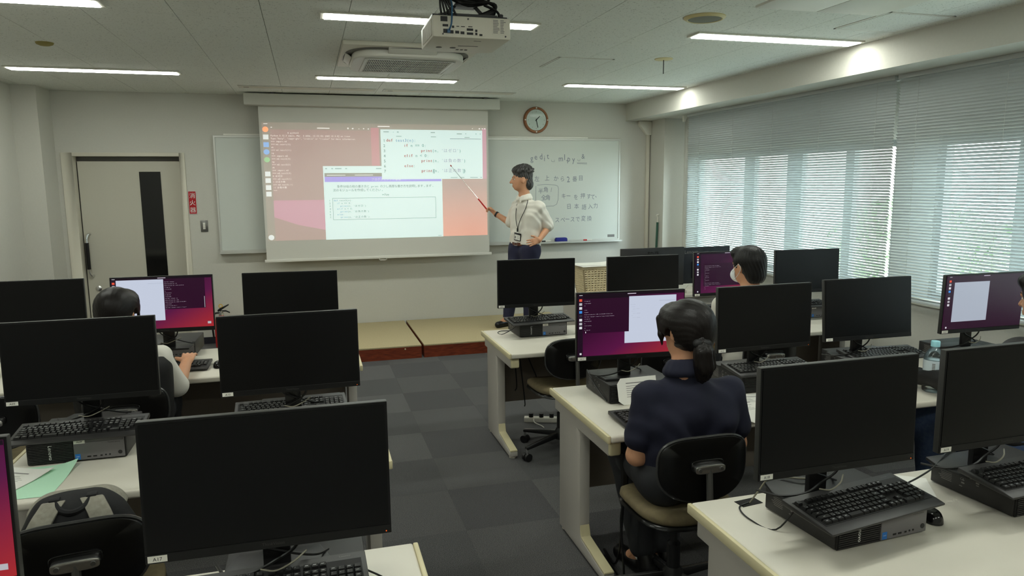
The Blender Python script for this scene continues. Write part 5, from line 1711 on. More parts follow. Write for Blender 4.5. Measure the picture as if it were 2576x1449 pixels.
class Solid:
    """list of blended shapes; mesh() draws their common skin"""

    def __init__(s):
        s.p = []
        s.planes = []

    def cone(s, a, b, ra, rb, k=.02):
        s.p.append(('c', np.asarray(a, np.float32), np.asarray(b, np.float32), ra, rb, k))
        return s

    def ell(s, c, r, R=None, k=.02, cut=False):
        s.p.append(('x' if cut else 'e', np.asarray(c, np.float32), np.asarray(r, np.float32), np.eye(3, dtype=np.float32) if R is None else np.asarray(R, np.float32), None, k))
        return s

    def clip(s, n, p):
        """keep the side where (x - p).n < 0"""
        s.planes.append((nrm(n), np.asarray(p, np.float32)))
        return s

    def mesh(s, name, m_, vox=.007, disp=None):
        lo, hi = np.full(3, 1e9), np.full(3, -1e9)
        for q in s.p:
            if q[0] == 'c':
                for c, r in ((q[1], q[3]), (q[2], q[4])):
                    lo, hi = np.minimum(lo, c - r), np.maximum(hi, c + r)
            elif q[0] == 'e':
                lo, hi = np.minimum(lo, q[1] - q[2].max()), np.maximum(hi, q[1] + q[2].max())
        lo -= 4 * vox + .012
        hi += 4 * vox + .012
        n = np.ceil((hi - lo) / vox).astype(int) + 1
        ax = [(lo[i] + np.arange(n[i]) * vox).astype(np.float32) for i in range(3)]
        D = np.full(n, .25, np.float32)
        for q in s.p:
            k = q[5]
            mg = k + 3 * vox + .02
            if q[0] == 'c':
                r = max(q[3], q[4])
                a, b = np.minimum(q[1], q[2]) - r - mg, np.maximum(q[1], q[2]) + r + mg
            else:
                a, b = q[1] - q[2].max() - mg, q[1] + q[2].max() + mg
            i0 = np.clip(((a - lo) / vox).astype(int), 0, n - 1)
            i1 = np.clip(((b - lo) / vox).astype(int) + 2, 1, n)
            sl = tuple(slice(i0[i], i1[i]) for i in range(3))
            X, Y, Z = np.meshgrid(ax[0][sl[0]], ax[1][sl[1]], ax[2][sl[2]], indexing='ij', sparse=True)
            if q[0] == 'c':
                ba = q[2] - q[1]
                L2 = float(ba @ ba) + 1e-9
                px, py, pz = X - q[1][0], Y - q[1][1], Z - q[1][2]
                t = np.clip((px * ba[0] + py * ba[1] + pz * ba[2]) / L2, 0, 1)
                d = np.sqrt((px - t * ba[0]) ** 2 + (py - t * ba[1]) ** 2 + (pz - t * ba[2]) ** 2) - (q[3] + (q[4] - q[3]) * t)
            else:
                px, py, pz = X - q[1][0], Y - q[1][1], Z - q[1][2]
                R, r = q[3], q[2]
                u = [(px * R[i][0] + py * R[i][1] + pz * R[i][2]) for i in range(3)]
                k0 = np.sqrt(sum((u[i] / r[i]) ** 2 for i in range(3)))
                k1 = np.sqrt(sum((u[i] / r[i] ** 2) ** 2 for i in range(3))) + 1e-6
                d = k0 * (k0 - 1) / k1
            c = D[sl]
            if q[0] == 'x':
                D[sl] = np.maximum(c, -d)
            else:
                h = np.clip(.5 + .5 * (c - d) / k, 0, 1)
                D[sl] = c * (1 - h) + d * h - k * h * (1 - h)
        if disp is not None:
            X, Y, Z = np.meshgrid(*ax, indexing='ij', sparse=True)
            D = D + disp(X, Y, Z).astype(np.float32)
        if s.planes:
            X, Y, Z = np.meshgrid(*ax, indexing='ij', sparse=True)
            for nn, pp in s.planes:
                D = np.maximum(D, (X - pp[0]) * nn[0] + (Y - pp[1]) * nn[1] + (Z - pp[2]) * nn[2])
        return nets(D, lo, vox, name, m_)


def nets(D, lo, vox, name, m_):
    S = D < 0
    c = [S[i:S.shape[0] - 1 + i, j:S.shape[1] - 1 + j, k:S.shape[2] - 1 + k] for i in (0, 1) for j in (0, 1) for k in (0, 1)]
    cnt = sum(a.astype(np.int8) for a in c)
    act = (cnt > 0) & (cnt < 8)
    I = np.argwhere(act)
    idx = np.full(act.shape, -1, np.int32)
    idx[act] = np.arange(len(I))
    P = np.zeros((len(I), 3), np.float32)
    W = np.zeros(len(I), np.float32)
    co = [np.array((i, j, k)) for i in (0, 1) for j in (0, 1) for k in (0, 1)]
    for a in range(8):
        for b in range(a + 1, 8):
            df = np.abs(co[a] - co[b])
            if df.sum() != 1:
                continue
            A = I + co[a]
            B = I + co[b]
            da, db = D[A[:, 0], A[:, 1], A[:, 2]], D[B[:, 0], B[:, 1], B[:, 2]]
            m = (da < 0) != (db < 0)
            t = np.where(m, da / (da - db + 1e-12), 0)
            P += np.where(m[:, None], A + t[:, None] * (B - A), 0)
            W += m
    P = P / W[:, None] * vox + lo
    F = []
    for d in range(3):
        sl0 = [slice(None)] * 3
        sl1 = [slice(None)] * 3
        sl0[d], sl1[d] = slice(0, -1), slice(1, None)
        e0, e1 = S[tuple(sl0)], S[tuple(sl1)]
        E = np.argwhere(e0 != e1)
        sg = e0[E[:, 0], E[:, 1], E[:, 2]]
        u, v = (d + 1) % 3, (d + 2) % 3
        ok = (E[:, u] > 0) & (E[:, v] > 0) & (E[:, u] < S.shape[u] - 1) & (E[:, v] < S.shape[v] - 1)
        E, sg = E[ok], sg[ok]
        q = []
        for du, dv in ((1, 1), (0, 1), (0, 0), (1, 0)):
            G = E.copy()
            G[:, u] -= du
            G[:, v] -= dv
            q.append(idx[G[:, 0], G[:, 1], G[:, 2]])
        Q = np.stack(q, 1)
        Q[~sg] = Q[~sg][:, ::-1]
        F.append(Q)
    F = np.concatenate(F)
    F = F[(F >= 0).all(1)]
    me = bpy.data.meshes.new(name)
    me.vertices.add(len(P))
    me.vertices.foreach_set('co', P.ravel())
    me.loops.add(len(F) * 4)
    me.loops.foreach_set('vertex_index', F.ravel().astype(np.int32))
    me.polygons.add(len(F))
    me.polygons.foreach_set('loop_start', np.arange(0, len(F) * 4, 4, dtype=np.int32))
    me.polygons.foreach_set('use_smooth', np.ones(len(F), bool))
    me.update(calc_edges=True)
    me.validate()
    me.materials.append(M[m_])
    return me


def frame(f, u):
    """rows: side (left of the face), forward, up"""
    f = nrm(f)
    u = np.asarray(u, np.float32)
    u = nrm(u - f * float(u @ f))
    s = np.cross(u, f)
    return np.stack([s, f, u])


def head(S, c, R, sc=1.0, k=.018):
    """skull, jaw, nose, ears about the head centre c"""
    def at(s, f, u):
        return c + sc * (s * R[0] + f * R[1] + u * R[2])
    S.ell(at(0, -.012, .022), V(.075, .096, .092) * sc, R, k)
    S.ell(at(0, .024, -.022), V(.063, .070, .080) * sc, R, k)
    S.ell(at(0, .038, -.075), V(.044, .044, .036) * sc, R, .025)
    S.cone(at(0, .086, .018), at(0, .112, -.024), .009 * sc, .013 * sc, .014)
    S.cone(at(-.013, .094, -.027), at(.013, .094, -.027), .009 * sc, .009 * sc, .010)
    S.cone(at(-.032, .078, .026), at(.032, .078, .026), .014 * sc, .014 * sc, .012)
    S.cone(at(-.018, .088, -.056), at(.018, .088, -.056), .008 * sc, .008 * sc, .008)
    S.cone(at(-.016, .086, -.068), at(.016, .086, -.068), .008 * sc, .008 * sc, .008)
    for q in (-1, 1):
        Re = R.copy()
        S.ell(at(q * .076, -.008, -.006), V(.011, .020, .032) * sc, Re, .008)
        S.cone(at(q * .072, .0, -.005), at(q * .080, -.018, .018), .006 * sc, .007 * sc, .006)
    return at


def face(par, at, R, sc=1.0, brow='hair_black'):
    for q in (-1, 1):
        put('eye', Solid().ell(at(q * .031, .074, .006), V(.0125, .0125, .0085) * sc, R, .002).mesh('eye', 'eye_white', .0022), par)
        put('iris', Solid().ell(at(q * .031, .0845, .006), V(.006, .004, .006) * sc, R, .002).mesh('iris', 'eye_dark', .0016), par)
        put('eyebrow', Solid().cone(at(q * .016, .092, .029), at(q * .046, .080, .032), .004 * sc, .003 * sc, .002).mesh('eyebrow', brow, .0022), par)


def hand(S, w_, d, n, side, curl=.35, sc=1.0, spread=.12, thumb_out=.8):
    """palm and five fingers; d = along the hand, n = back of the hand, side = thumb side"""
    d, n, side = nrm(d), nrm(n), nrm(side)
    for q in (-.026, -.009, .009, .026):
        S.cone(w_ + d * .012 * sc + side * q * .75 * sc, w_ + d * .078 * sc + side * q * sc, .0135 * sc, .0115 * sc, .010)
    for i, (q, L, r) in enumerate(((.029, .064, .0088), (.010, .072, .0090), (-.010, .068, .0086), (-.028, .052, .0078))):
        p = w_ + d * .080 * sc + side * q * sc
        dd = nrm(d + side * q / .03 * spread)
        ang = 0.0
        for seg, fr in enumerate((.44, .32, .24)):
            ang += curl * (.7 if seg == 0 else 1.0)
            v = dd * math.cos(ang) - n * math.sin(ang)
            p2 = p + v * L * fr * sc * 1.05
            S.cone(p, p2, r * (1 - .08 * seg) * sc, r * (1 - .08 * (seg + 1)) * sc, .003)
            p = p2
    p = w_ + d * .022 * sc + side * .026 * sc
    v = nrm(d * .75 + side * thumb_out - n * curl * .3)
    p2 = p + v * .038 * sc
    p3 = p2 + nrm(v * .8 + d * .6 - n * curl * .5) * .032 * sc
    S.cone(p, p2, .013 * sc, .011 * sc, .008)
    S.cone(p2, p3, .0105 * sc, .0085 * sc, .003)


def folds(amp, fx, fy, fz, seed=0):
    def f(X, Y, Z):
        return amp * (np.sin(X * fx + 2.1 * np.sin(Z * fz * .45 + seed) + Y * fy * .6) * np.sin(Z * fz + 1.7 * np.sin(X * fx * .5 + seed) + Y * fy)
                      + .45 * np.sin((X + Y) * fx * 2.2 + Z * fz * 1.6 + 3 * np.sin(Z * fz * .4 + X * fx * .3 + seed)))
    return f


def strands(c, R, amp, n, tail=0.0):
    """fine ridges running down from the crown"""
    def f(X, Y, Z):
        px, py, pz = X - c[0], Y - c[1], Z - c[2]
        s = px * R[0][0] + py * R[0][1] + pz * R[0][2]
        g = px * R[1][0] + py * R[1][1] + pz * R[1][2]
        u = px * R[2][0] + py * R[2][1] + pz * R[2][2]
        th = np.arctan2(s, g + .02)
        return amp * (np.sin(th * n + 6 * np.sin(u * 22)) + .6 * np.sin(th * n * 2.3 + u * 60))
    return f
# ================================================================== people
def person(label, J, skin='skin', shirt='shirt_white', trousers='trouser_dark', shoes='leather_black', hair='hair_black', sc=1.0, vox=.007, sleeve=.78, loose=.012,
           curlL=.35, curlR=.35, nL=(0, 0, 1), nR=(0, 0, 1), dL=None, dR=None, sideL=None, sideR=None, bulk=1.0, long_sleeve=False, base=None, seated=True, fold=.003, neck_clip=.016):
    g = {k: np.asarray(v, np.float32) for k, v in J.items()}
    t = thing('person', label, 'person', tuple(base))
    B0 = np.asarray(base, np.float32)
    t_inv = Vector(base)

    def child(name, me, parent=t):
        o = put(name, me, parent)
        o.location = -t_inv if parent is t else (0, 0, 0)
        return o
    R = frame(g['face'], g['hup'])
    S = Solid()
    at = head(S, g['head'], R, sc)
    S.cone(g['neck'], at(0, -.02, -.055), .058 * sc, .054 * sc, .03)
    # trunk
    def trunk(S, e, k=.05):
        for a in ('L', 'R'):
            sh, hp = g['sh' + a], g['hip' + a]
            mid = (g['shL'] + g['shR']) / 2
            inn = mid + (sh - mid) * .62
            dn = nrm((g['hipL'] + g['hipR']) / 2 - mid)
            wl = (g['hipL'] + g['hipR']) / 2
            S.cone(inn + dn * .10, wl + (hp - wl) * .75 - dn * .10, .108 * bulk + e, .098 * bulk + e, k)
            S.cone(wl + (hp - wl) * .75 - dn * .12, hp + dn * .0, .100 * bulk + e, .105 * bulk + e, k)
            S.cone(mid + (sh - mid) * .25 + dn * .02, sh, .066 * bulk + e, .056 * bulk + e, k)
        S.cone(g['neck'] - (0, 0, .03), (g['shL'] + g['shR']) / 2 + V(0, 0, -.04), .060 + e, .085 + e, k)
    trunk(S, 0.0)
    for a in ('L', 'R'):
        S.cone(g['sh' + a], g['el' + a], .050 * bulk, .040, .025)
        S.cone(g['el' + a], g['wr' + a], .040, .027, .015)
        d = {'L': dL, 'R': dR}[a]
        d = nrm(g['wr' + a] - g['el' + a]) if d is None else nrm(d)
        n_ = nrm({'L': nL, 'R': nR}[a])
        n_ = nrm(n_ - d * float(n_ @ d))
        sd = np.cross(d, n_)
        sd = sd if a == 'L' else -sd
        so = {'L': sideL, 'R': sideR}[a]
        if so is not None:
            sd = nrm(np.asarray(so, np.float32))
            sd = nrm(sd - d * float(sd @ d))
        hand(S, g['wr' + a], d, n_, sd, {'L': curlL, 'R': curlR}[a])
        S.cone(g['hip' + a], g['kn' + a], .088 * bulk, .060, .04)
        S.cone(g['kn' + a], g['an' + a], .058, .038, .03)
        S.cone(g['an' + a], g['to' + a], .038, .030, .02)
    body = child('body', S.mesh('body', skin, vox))
    face(t, at, R, sc)
    for o in t.children:
        if o.name.startswith(('eye', 'iris')):
            o.location = -t_inv
    # shirt
    Q = Solid()
    trunk(Q, loose + .006)
    for a in ('L', 'R'):
        sh, el, wr = g['sh' + a], g['el' + a], g['wr' + a]
        if long_sleeve:
            Q.cone(sh, el, .062 + loose * .5, .054 + loose * .3, .03)
            Q.cone(el, el + (wr - el) * .97, .053 + loose * .3, .040 + loose * .2, .02)
        else:
            Q.cone(sh, sh + (el - sh) * sleeve, .058 + loose * .6, .060 + loose * .7, .012)
    dn = nrm((g['hipL'] + g['hipR']) / 2 - (g['shL'] + g['shR']) / 2)
    Q.clip(dn, (g['hipL'] + g['hipR']) / 2 - dn * (.055 if not seated else -.02))
    upn = nrm(at(0, 0, 0) - g['neck'])
    Q.clip(upn, g['neck'] + upn * neck_clip)
    if not long_sleeve:
        for a in ('L', 'R'):
            pass
    child('shirt', Q.mesh('shirt', shirt, vox, folds(fold, 26, 22, 30, len(label))))
    # trousers
    T = Solid()
    hm = (g['hipL'] + g['hipR']) / 2
    for a in ('L', 'R'):
        hp, kn, an_ = g['hip' + a], g['kn' + a], g['an' + a]
        T.cone(hm + (hp - hm) * .75 - dn * .07, hp, .104 * bulk + .013, .112 * bulk + .012, .05)
        T.cone(hp, kn, .100 * bulk + .012, .074 + .01, .05)
        T.cone(kn, an_ + (kn - an_) * .06, .074 + .008, .062, .03)
    T.clip(-dn, hm - dn * .075)
    child('trousers', T.mesh('trousers', trousers, vox, folds(fold * .8, 24, 24, 20, 3)))
    for a in ('L', 'R'):
        an_, to = g['an' + a], g['to' + a]
        H = Solid()
        fd = nrm((to - an_) * V(1, 1, 0))
        zf = float(J['floor'])
        hb = V(an_[0], an_[1], zf + .042) - fd * .035
        tb = V(an_[0], an_[1], zf + .036) + fd * .17
        H.cone(hb, tb, .042, .036, .02)
        H.cone(hb + V(0, 0, .03), an_ + V(0, 0, .01), .040, .044, .02)
        H.clip(V(0, 0, -1), V(0, 0, zf + .002))
        child('shoe', H.mesh('shoe', shoes, .006))
    return t, at, R, child, g


def hair_shell(at, R, c, name, m_, parts, cuts, amp=.0016, n=34, vox=.0045, tuft=0, knot=None):
    H = Solid()
    for s_, f_, u_, r, k in parts:
        H.ell(at(s_, f_, u_), V(*r), R, k)
    rr = random.Random(tuft + n)
    for _ in range(tuft):
        a, e = rr.uniform(-PI, PI), rr.uniform(.25, 1.45)
        d = (math.sin(a) * math.cos(e), math.cos(a) * math.cos(e), math.sin(e))
        p = at(d[0] * .086, -.018 + d[1] * .104, .048 + d[2] * .092)
        q = at(d[0] * .094, -.034 + d[1] * .110, .050 + d[2] * .104 + rr.uniform(-.006, .006))
        H.cone(p, q, .020, .008, .014)
    for s_, f_, u_, r in cuts:
        H.ell(at(s_, f_, u_), V(*r), R, .01, cut=True)
    if knot is not None:
        c = at(*knot)
        R = np.stack([R[0], R[2], -R[1]])
    return H.mesh(name, m_, vox, strands(c, R, amp, n))


# ---- the teacher
PZ = .134
JT = dict(head=(2.268, 7.60, 1.772), face=(-.97, .18, -.02), hup=(.06, 0, 1), neck=(2.305, 7.61, 1.585), shL=(2.420, 7.445, 1.475), shR=(2.270, 7.775, 1.48),
          elL=(2.535, 7.47, 1.255), wrL=(2.395, 7.365, 1.125), elR=(2.215, 7.88, 1.285), wrR=(2.075, 8.02, 1.392), hipL=(2.335, 7.515, 1.005), hipR=(2.260, 7.685, 1.005),
          knL=(2.315, 7.50, .60), knR=(2.17, 7.68, .60), anL=(2.33, 7.53, PZ + .09), anR=(2.13, 7.70, PZ + .09), toL=(2.22, 7.44, PZ + .04), toR=(2.02, 7.63, PZ + .04), floor=PZ)
tp, at, R, child, g = person('teacher in white shirt and navy trousers pointing a stick at the screen, hand on hip', JT, 'skin_tan', 'shirt_white', 'trouser_navy', base=(2.27, 7.6, PZ), sc=1.06, seated=False,
                             sleeve=.92, loose=.010, bulk=.94, dL=(-.93, -.25, -.22), nL=(.15, -.95, .2), sideL=(-.1, .2, .95), curlL=.10, dR=(-.55, .2, .55), nR=(.6, -.2, .75), sideR=(-.55, -.1, .7), curlR=1.15, vox=.0065, fold=.005)
child('hair', hair_shell(at, R, g['head'], 'hair', 'hair_grey',
                         [(0, -.020, .048, (.087, .106, .094), .02), (0, .050, .098, (.062, .050, .038), .02), (0, -.070, -.045, (.070, .055, .070), .03), (0, .0, .118, (.060, .07, .035), .02), (0, .02, .125, (.04, .03, .03), .02), (0, -.05, .115, (.045, .04, .03), .02)],
                         [(0, .128, -.012, (.11, .082, .078)), (.075, .045, -.06, (.035, .050, .055)), (-.075, .045, -.06, (.035, .050, .055)), (.085, -.002, -.014, (.022, .024, .036)), (-.085, -.002, -.014, (.022, .024, .036))], .0022, 22, tuft=60))
mid = (g['shL'] + g['shR']) / 2
fwd = nrm(np.cross(nrm(g['shL'] - g['shR']), V(0, 0, 1))) * 1.0
if fwd[0] > 0:
    fwd = -fwd
lft = nrm(g['shL'] - g['shR'])
# shirt collar, belt, watch, lanyard and badge
CL = Solid()
for k in range(20):
    a0, a1 = .35 + (2 * PI - .7) * k / 20, .35 + (2 * PI - .7) * (k + 1) / 20
    for rr_, zz, th in ((.062, .024, .008), (.070, .006, .010), (.078, -.012, .010)):
        pq = [g['neck'] + fwd * (rr_ * math.cos(a) + .004) + lft * rr_ * math.sin(a) + V(0, 0, zz - .022 * max(0, math.cos(a))) for a in (a0, a1)]
        CL.cone(pq[0], pq[1], th + .002, th + .002, .016)
for q in (-1, 1):
    CL.cone(g['neck'] + fwd * .066 + lft * .026 * q + V(0, 0, -.015), g['neck'] + fwd * .092 + lft * .036 * q + V(0, 0, -.055), .011, .006, .01)
child('collar', CL.mesh('collar', 'shirt_white', .005))
hm = (g['hipL'] + g['hipR']) / 2


def ring(mb, c, ex, ey, rx, ry, h, t_=.004, n=40, tilt=(0, 0, 0)):
    vv, ff = [], []
    for k in range(n):
        q = 2 * PI * k / n
        o_ = ex * math.cos(q) * rx + ey * math.sin(q) * ry
        u_ = nrm(o_)
        for dz, dr in ((-h / 2, 0), (h / 2, 0), (h / 2, t_), (-h / 2, t_)):
            vv.append(tuple(c + o_ + u_ * dr + V(0, 0, dz)))
    for k in range(n):
        a, b = k * 4, ((k + 1) % n) * 4
        for i in range(4):
            ff.append((a + i, a + (i + 1) % 4, b + (i + 1) % 4, b + i))
    mb.add(vv, ff)


mb = MB()
ring(mb, hm + V(0, 0, .068), lft, fwd, .172, .120, .034)
child('belt', mb.mesh('belt', 'leather_brown', smooth=True))
mb = MB()
bc = hm + V(0, 0, .068) + fwd * .125
mb.tube([tuple(bc + lft * a + V(0, 0, b)) for a, b in ((-.022, -.016), (.022, -.016), (.022, .016), (-.022, .016), (-.022, -.016))], .003, 6)
child('buckle', mb.mesh('buckle', 'chrome', smooth=True))
wd = nrm(g['wrR'] - g['elR'])
we = g['wrR'] - wd * .025
e1 = nrm(np.cross(wd, V(0, 0, 1)))
e2 = np.cross(wd, e1)
mb = MB()
mb.tube([tuple(we - wd * .011), tuple(we + wd * .011)], .0345, 20)
child('wrist_watch', mb.mesh('wrist_watch', 'leather_black', smooth=True))
fr_ = lambda a, f_, z: tuple(mid + lft * a + fwd * f_ + V(0, 0, z))
mb = MB()
for q in (-1, 1):
    mb.tube(spline([tuple(g['neck'] - fwd * .045 + V(0, 0, .02)), tuple(g['neck'] + lft * .066 * q + V(0, 0, .004)), fr_(.078 * q, .100, -.005), fr_(.036 * q, .146, -.14), fr_(.0, .152, -.235)], 6), .0038, 6)
mb.tube([fr_(0, .154, -.23), fr_(.0, .155, -.27)], .010, 8)
child('lanyard', mb.mesh('lanyard', 'leather_black', smooth=True))
bm4 = Matrix((tuple(lft) + (0,), (0, 0, 1, 0), tuple(fwd) + (0,), (0, 0, 0, 1))).transposed()
bm4.translation = Vector(fr_(.005, .160, -.325))
bm4 = bm4 @ Matrix.Rotation(-.10, 4, 'Z')
mb = MB()
mb.m = bm4
mb.cbox((0, 0, 0), (.112, .086, .006))
bdg = child('badge_holder', mb.mesh('badge_holder', 'leather_black', .003))
mb = MB()
mb.m = bm4
mb.cbox((0, -.006, .004), (.092, .056, .002))
put('card', mb.mesh('card', 'paper'), bdg)
mb = MB()
mb.m = bm4
mb.cbox((-.030, -.010, .0054), (.018, .024, .001))
mb.cbox((-.030, .004, .0054), (.010, .010, .001))
for q in range(4):
    mb.cbox((.015, .012 - q * .010, .0054), (.045, .002, .001))
put('card_print', mb.mesh('card_print', 'print_grey'), bdg)
mb = MB()
mb.tube([fr_(.0, .155, -.25), fr_(.005, .160, -.29)], .003, 6)
put('clip', mb.mesh('clip', 'chrome', smooth=True), bdg)
# the pointing stick held in his hand
pr = thing('pointer', 'red and silver telescopic pointer reaching up to the projection', 'pointer', (1.985, 8.055, 1.440))
p0, p1 = Vector((1.985, 8.055, 1.440)), Vector((1.594, 8.185, 1.948))
dv = p1 - p0
put('grip', MB().tube([(0, 0, 0), tuple(dv * .24)], [.009, .0075], 10).mesh('pointer_grip', 'red_plastic', smooth=True), pr)
put('rod', MB().tube([tuple(dv * .23), tuple(dv * .6), tuple(dv * .985)], [.0042, .0034, .0026], 8).mesh('rod', 'chrome', smooth=True), pr)
put('tip', MB().tube([tuple(dv * .965), tuple(dv * .985), tuple(dv)], [.004, .0085, .002], 10).mesh('pointer_tip', 'red_plastic', smooth=True), pr)

# ---- the student in navy
JC = dict(head=(1.398, 2.455, 1.156), face=(-.27, .95, -.12), hup=(.0, .08, 1), neck=(1.395, 2.435, 1.015), shL=(1.232, 2.43, .918), shR=(1.580, 2.42, .905), elL=(1.198, 2.455, .672), wrL=(1.385, 2.69, .772),
          elR=(1.640, 2.45, .68), wrR=(1.545, 2.70, .772), hipL=(1.31, 2.44, .575), hipR=(1.49, 2.44, .575), knL=(1.335, 2.83, .54), knR=(1.50, 2.84, .54), anL=(1.36, 2.70, .12), anR=(1.47, 2.70, .12), toL=(1.34, 2.80, .04), toR=(1.48, 2.80, .04), floor=0)
tc_, at, R, child, g = person('student with a ponytail in a navy polo shirt seen from behind, typing', JC, 'skin', 'shirt_navy', 'trouser_dark', base=(1.40, 2.45, 0), sc=.93, sleeve=.66, loose=.006, bulk=.86, curlL=.5, curlR=.5, nL=(0, 0, 1), nR=(0, 0, 1), fold=.004)
child('hair', hair_shell(at, R, g['head'], 'hair', 'hair_brown', [(0, -.022, .032, (.094, .112, .100), .02), (0, -.060, -.025, (.074, .060, .068), .03), (.058, .01, .02, (.034, .075, .070), .02), (-.058, .01, .02, (.034, .075, .070), .02), (0, .06, .07, (.07, .05, .05), .02)],
                         [(0, .128, -.02, (.078, .075, .10)), (.092, .0, -.018, (.024, .022, .040)), (-.092, .0, -.018, (.024, .022, .040)), (.078, .058, -.07, (.045, .062, .062)), (-.078, .058, -.07, (.045, .062, .062)), (0, -.03, -.118, (.12, .13, .050))], .0005, 40, knot=(0, -.11, -.04)))
T_ = Solid()
b0 = at(.030, -.112, -.035)
for a, b, r0, r1 in (((0, 0, 0), (.004, -.02, -.04), .024, .034), ((.004, -.02, -.04), (.006, -.022, -.085), .034, .036), ((.006, -.022, -.085), (.004, -.015, -.125), .036, .024), ((.004, -.015, -.125), (.002, -.005, -.15), .024, .008)):
    T_.cone(b0 + V(*a), b0 + V(*b), r0, r1, .02)
child('ponytail', T_.mesh('ponytail', 'hair_brown', .005, lambda X, Y, Z: .0022 * np.sin(X * 300 + 2 * np.sin(Z * 30)) + .0018 * np.sin(Y * 340 + X * 120)))
child('hair_lock', Solid().cone(at(.060, .080, .055), at(.074, .068, -.010), .020, .012, .01).cone(at(.074, .068, -.010), at(.074, .066, -.055), .012, .003, .01).mesh('hair_lock', 'hair_brown', .004))
child('hair_tie', Solid().cone(b0 + V(-.016, -.006, -.004), b0 + V(.020, -.010, -.008), .020, .020, .01).mesh('hair_tie', 'black_matte', .004))
CL = Solid()
for k in range(16):
    a0, a1 = 2 * PI * k / 16, 2 * PI * (k + 1) / 16
    for rr_, zz, th in ((.062, .022, .010), (.070, .004, .012), (.078, -.012, .012)):
        CL.cone(g['neck'] + V(rr_ * math.cos(a0), rr_ * math.sin(a0) * .9 - .004, zz - .012 * math.sin(a0)), g['neck'] + V(rr_ * math.cos(a1), rr_ * math.sin(a1) * .9 - .004, zz - .012 * math.sin(a1)), th + .002, th + .002, .016)
child('collar', CL.mesh('collar', 'shirt_navy', .005))
for a in ('L', 'R'):
    child('sock', Solid().cone(g['an' + a] + V(0, 0, -.01), g['an' + a] + V(0, 0, .05), .043, .044, .01).mesh('sock', 'sock_white', .006))

# ---- the girl at the front left desk
JL = dict(head=(-.925, 3.88, 1.120), face=(.30, .94, -.10), hup=(0, .05, 1), neck=(-.925, 3.85, .965), shL=(-1.085, 3.84, .885), shR=(-.755, 3.84, .885), elL=(-1.11, 3.90, .71), wrL=(-.93, 4.22, .772), elR=(-.690, 3.93, .705), wrR=(-.685, 4.215, .772),
          hipL=(-1.00, 3.87, .575), hipR=(-.84, 3.87, .575), knL=(-1.00, 4.26, .545), knR=(-.82, 4.26, .545), anL=(-1.0, 4.20, .12), anR=(-.82, 4.20, .12), toL=(-1.0, 4.32, .04), toR=(-.82, 4.32, .04), floor=0)
tl_, at, R, child, g = person('girl with tied dark hair in white sleeves at the front left desk, seen from behind', JL, 'skin', 'shirt_white', 'trouser_dark', base=(-.92, 3.86, 0), sc=.93, sleeve=.92, loose=.004, fold=.004)
child('hair', hair_shell(at, R, g['head'], 'hair', 'hair_brown', [(0, -.022, .032, (.092, .108, .098), .02), (0, -.060, -.025, (.074, .060, .068), .03), (.058, .01, .02, (.034, .075, .070), .02), (-.058, .01, .02, (.034, .075, .070), .02), (0, .06, .07, (.07, .05, .05), .02)],
                         [(0, .128, -.02, (.078, .075, .10)), (.092, .0, -.018, (.024, .022, .040)), (-.092, .0, -.018, (.024, .022, .040)), (.078, .058, -.07, (.045, .062, .062)), (-.078, .058, -.07, (.045, .062, .062)), (0, -.03, -.125, (.12, .13, .050))], .0005, 40, knot=(0, -.11, -.04)))
b0 = at(0, -.115, -.06)
child('ponytail', Solid().cone(b0, b0 + V(-.03, -.02, -.08), .026, .034, .02).cone(b0 + V(-.03, -.02, -.08), b0 + V(-.03, .0, -.18), .034, .01, .02).mesh('ponytail', 'hair_brown', .005, lambda X, Y, Z: .0022 * np.sin(X * 300 + 2 * np.sin(Z * 30))))
child('hair_strand', Solid().cone(at(-.084, .045, .0), at(-.086, .055, -.13), .008, .003, .01).mesh('hair_strand', 'hair_brown', .003))
VS = Solid()
mid = (g['shL'] + g['shR']) / 2
for q in (-1, 1):
    VS.cone(mid + V(.10 * q, 0, -.05), mid + V(.09 * q, .01, -.33), .134, .124, .05)
VS.clip(V(0, 0, 1), mid + V(0, 0, .02))
child('vest', VS.mesh('vest', 'jacket_black', .008))

# ---- the boy in the front row
JR = dict(head=(2.665, 3.93, 1.200), face=(-.20, .97, -.08), hup=(0, .03, 1), neck=(2.67, 3.895, 1.045), shL=(2.48, 3.88, .965), shR=(2.86, 3.88, .965), elL=(2.45, 3.94, .745), wrL=(2.60, 4.22, .775), elR=(2.90, 3.94, .745), wrR=(2.78, 4.22, .775),
          hipL=(2.62, 3.88, .58), hipR=(2.80, 3.88, .58), knL=(2.68, 4.30, .545), knR=(2.84, 4.30, .545), anL=(2.68, 4.22, .12), anR=(2.83, 4.22, .12), toL=(2.68, 4.34, .04), toR=(2.83, 4.34, .04), floor=0)
tr_, at, R, child, g = person('boy with short black hair and white face mask in the front row, seen from behind', JR, 'skin', 'shirt_white', 'trouser_dark', base=(2.67, 3.9, 0), sc=1.0, sleeve=.8, loose=.018)
child('hair', hair_shell(at, R, g['head'], 'hair', 'hair_black', [(0, -.022, .036, (.092, .112, .100), .02), (0, -.068, -.04, (.074, .056, .078), .03), (0, .055, .085, (.07, .055, .045), .02)],
                         [(0, .128, -.02, (.085, .078, .10)), (.086, .0, -.015, (.024, .030, .042)), (-.086, .0, -.015, (.024, .030, .042)), (.08, .04, -.05, (.03, .05, .05)), (-.08, .04, -.05, (.03, .05, .05)), (0, -.05, -.155, (.12, .13, .055))], .0008, 30))
MK = Solid()
MK.ell(at(0, .062, -.052), V(.068, .058, .052), R, .01)
MK.ell(at(0, .0, -.04), V(.10, .062, .12), R, .01, cut=True)
mk = child('face_mask', MK.mesh('face_mask', 'mask_white', .0045))
mb = MB()
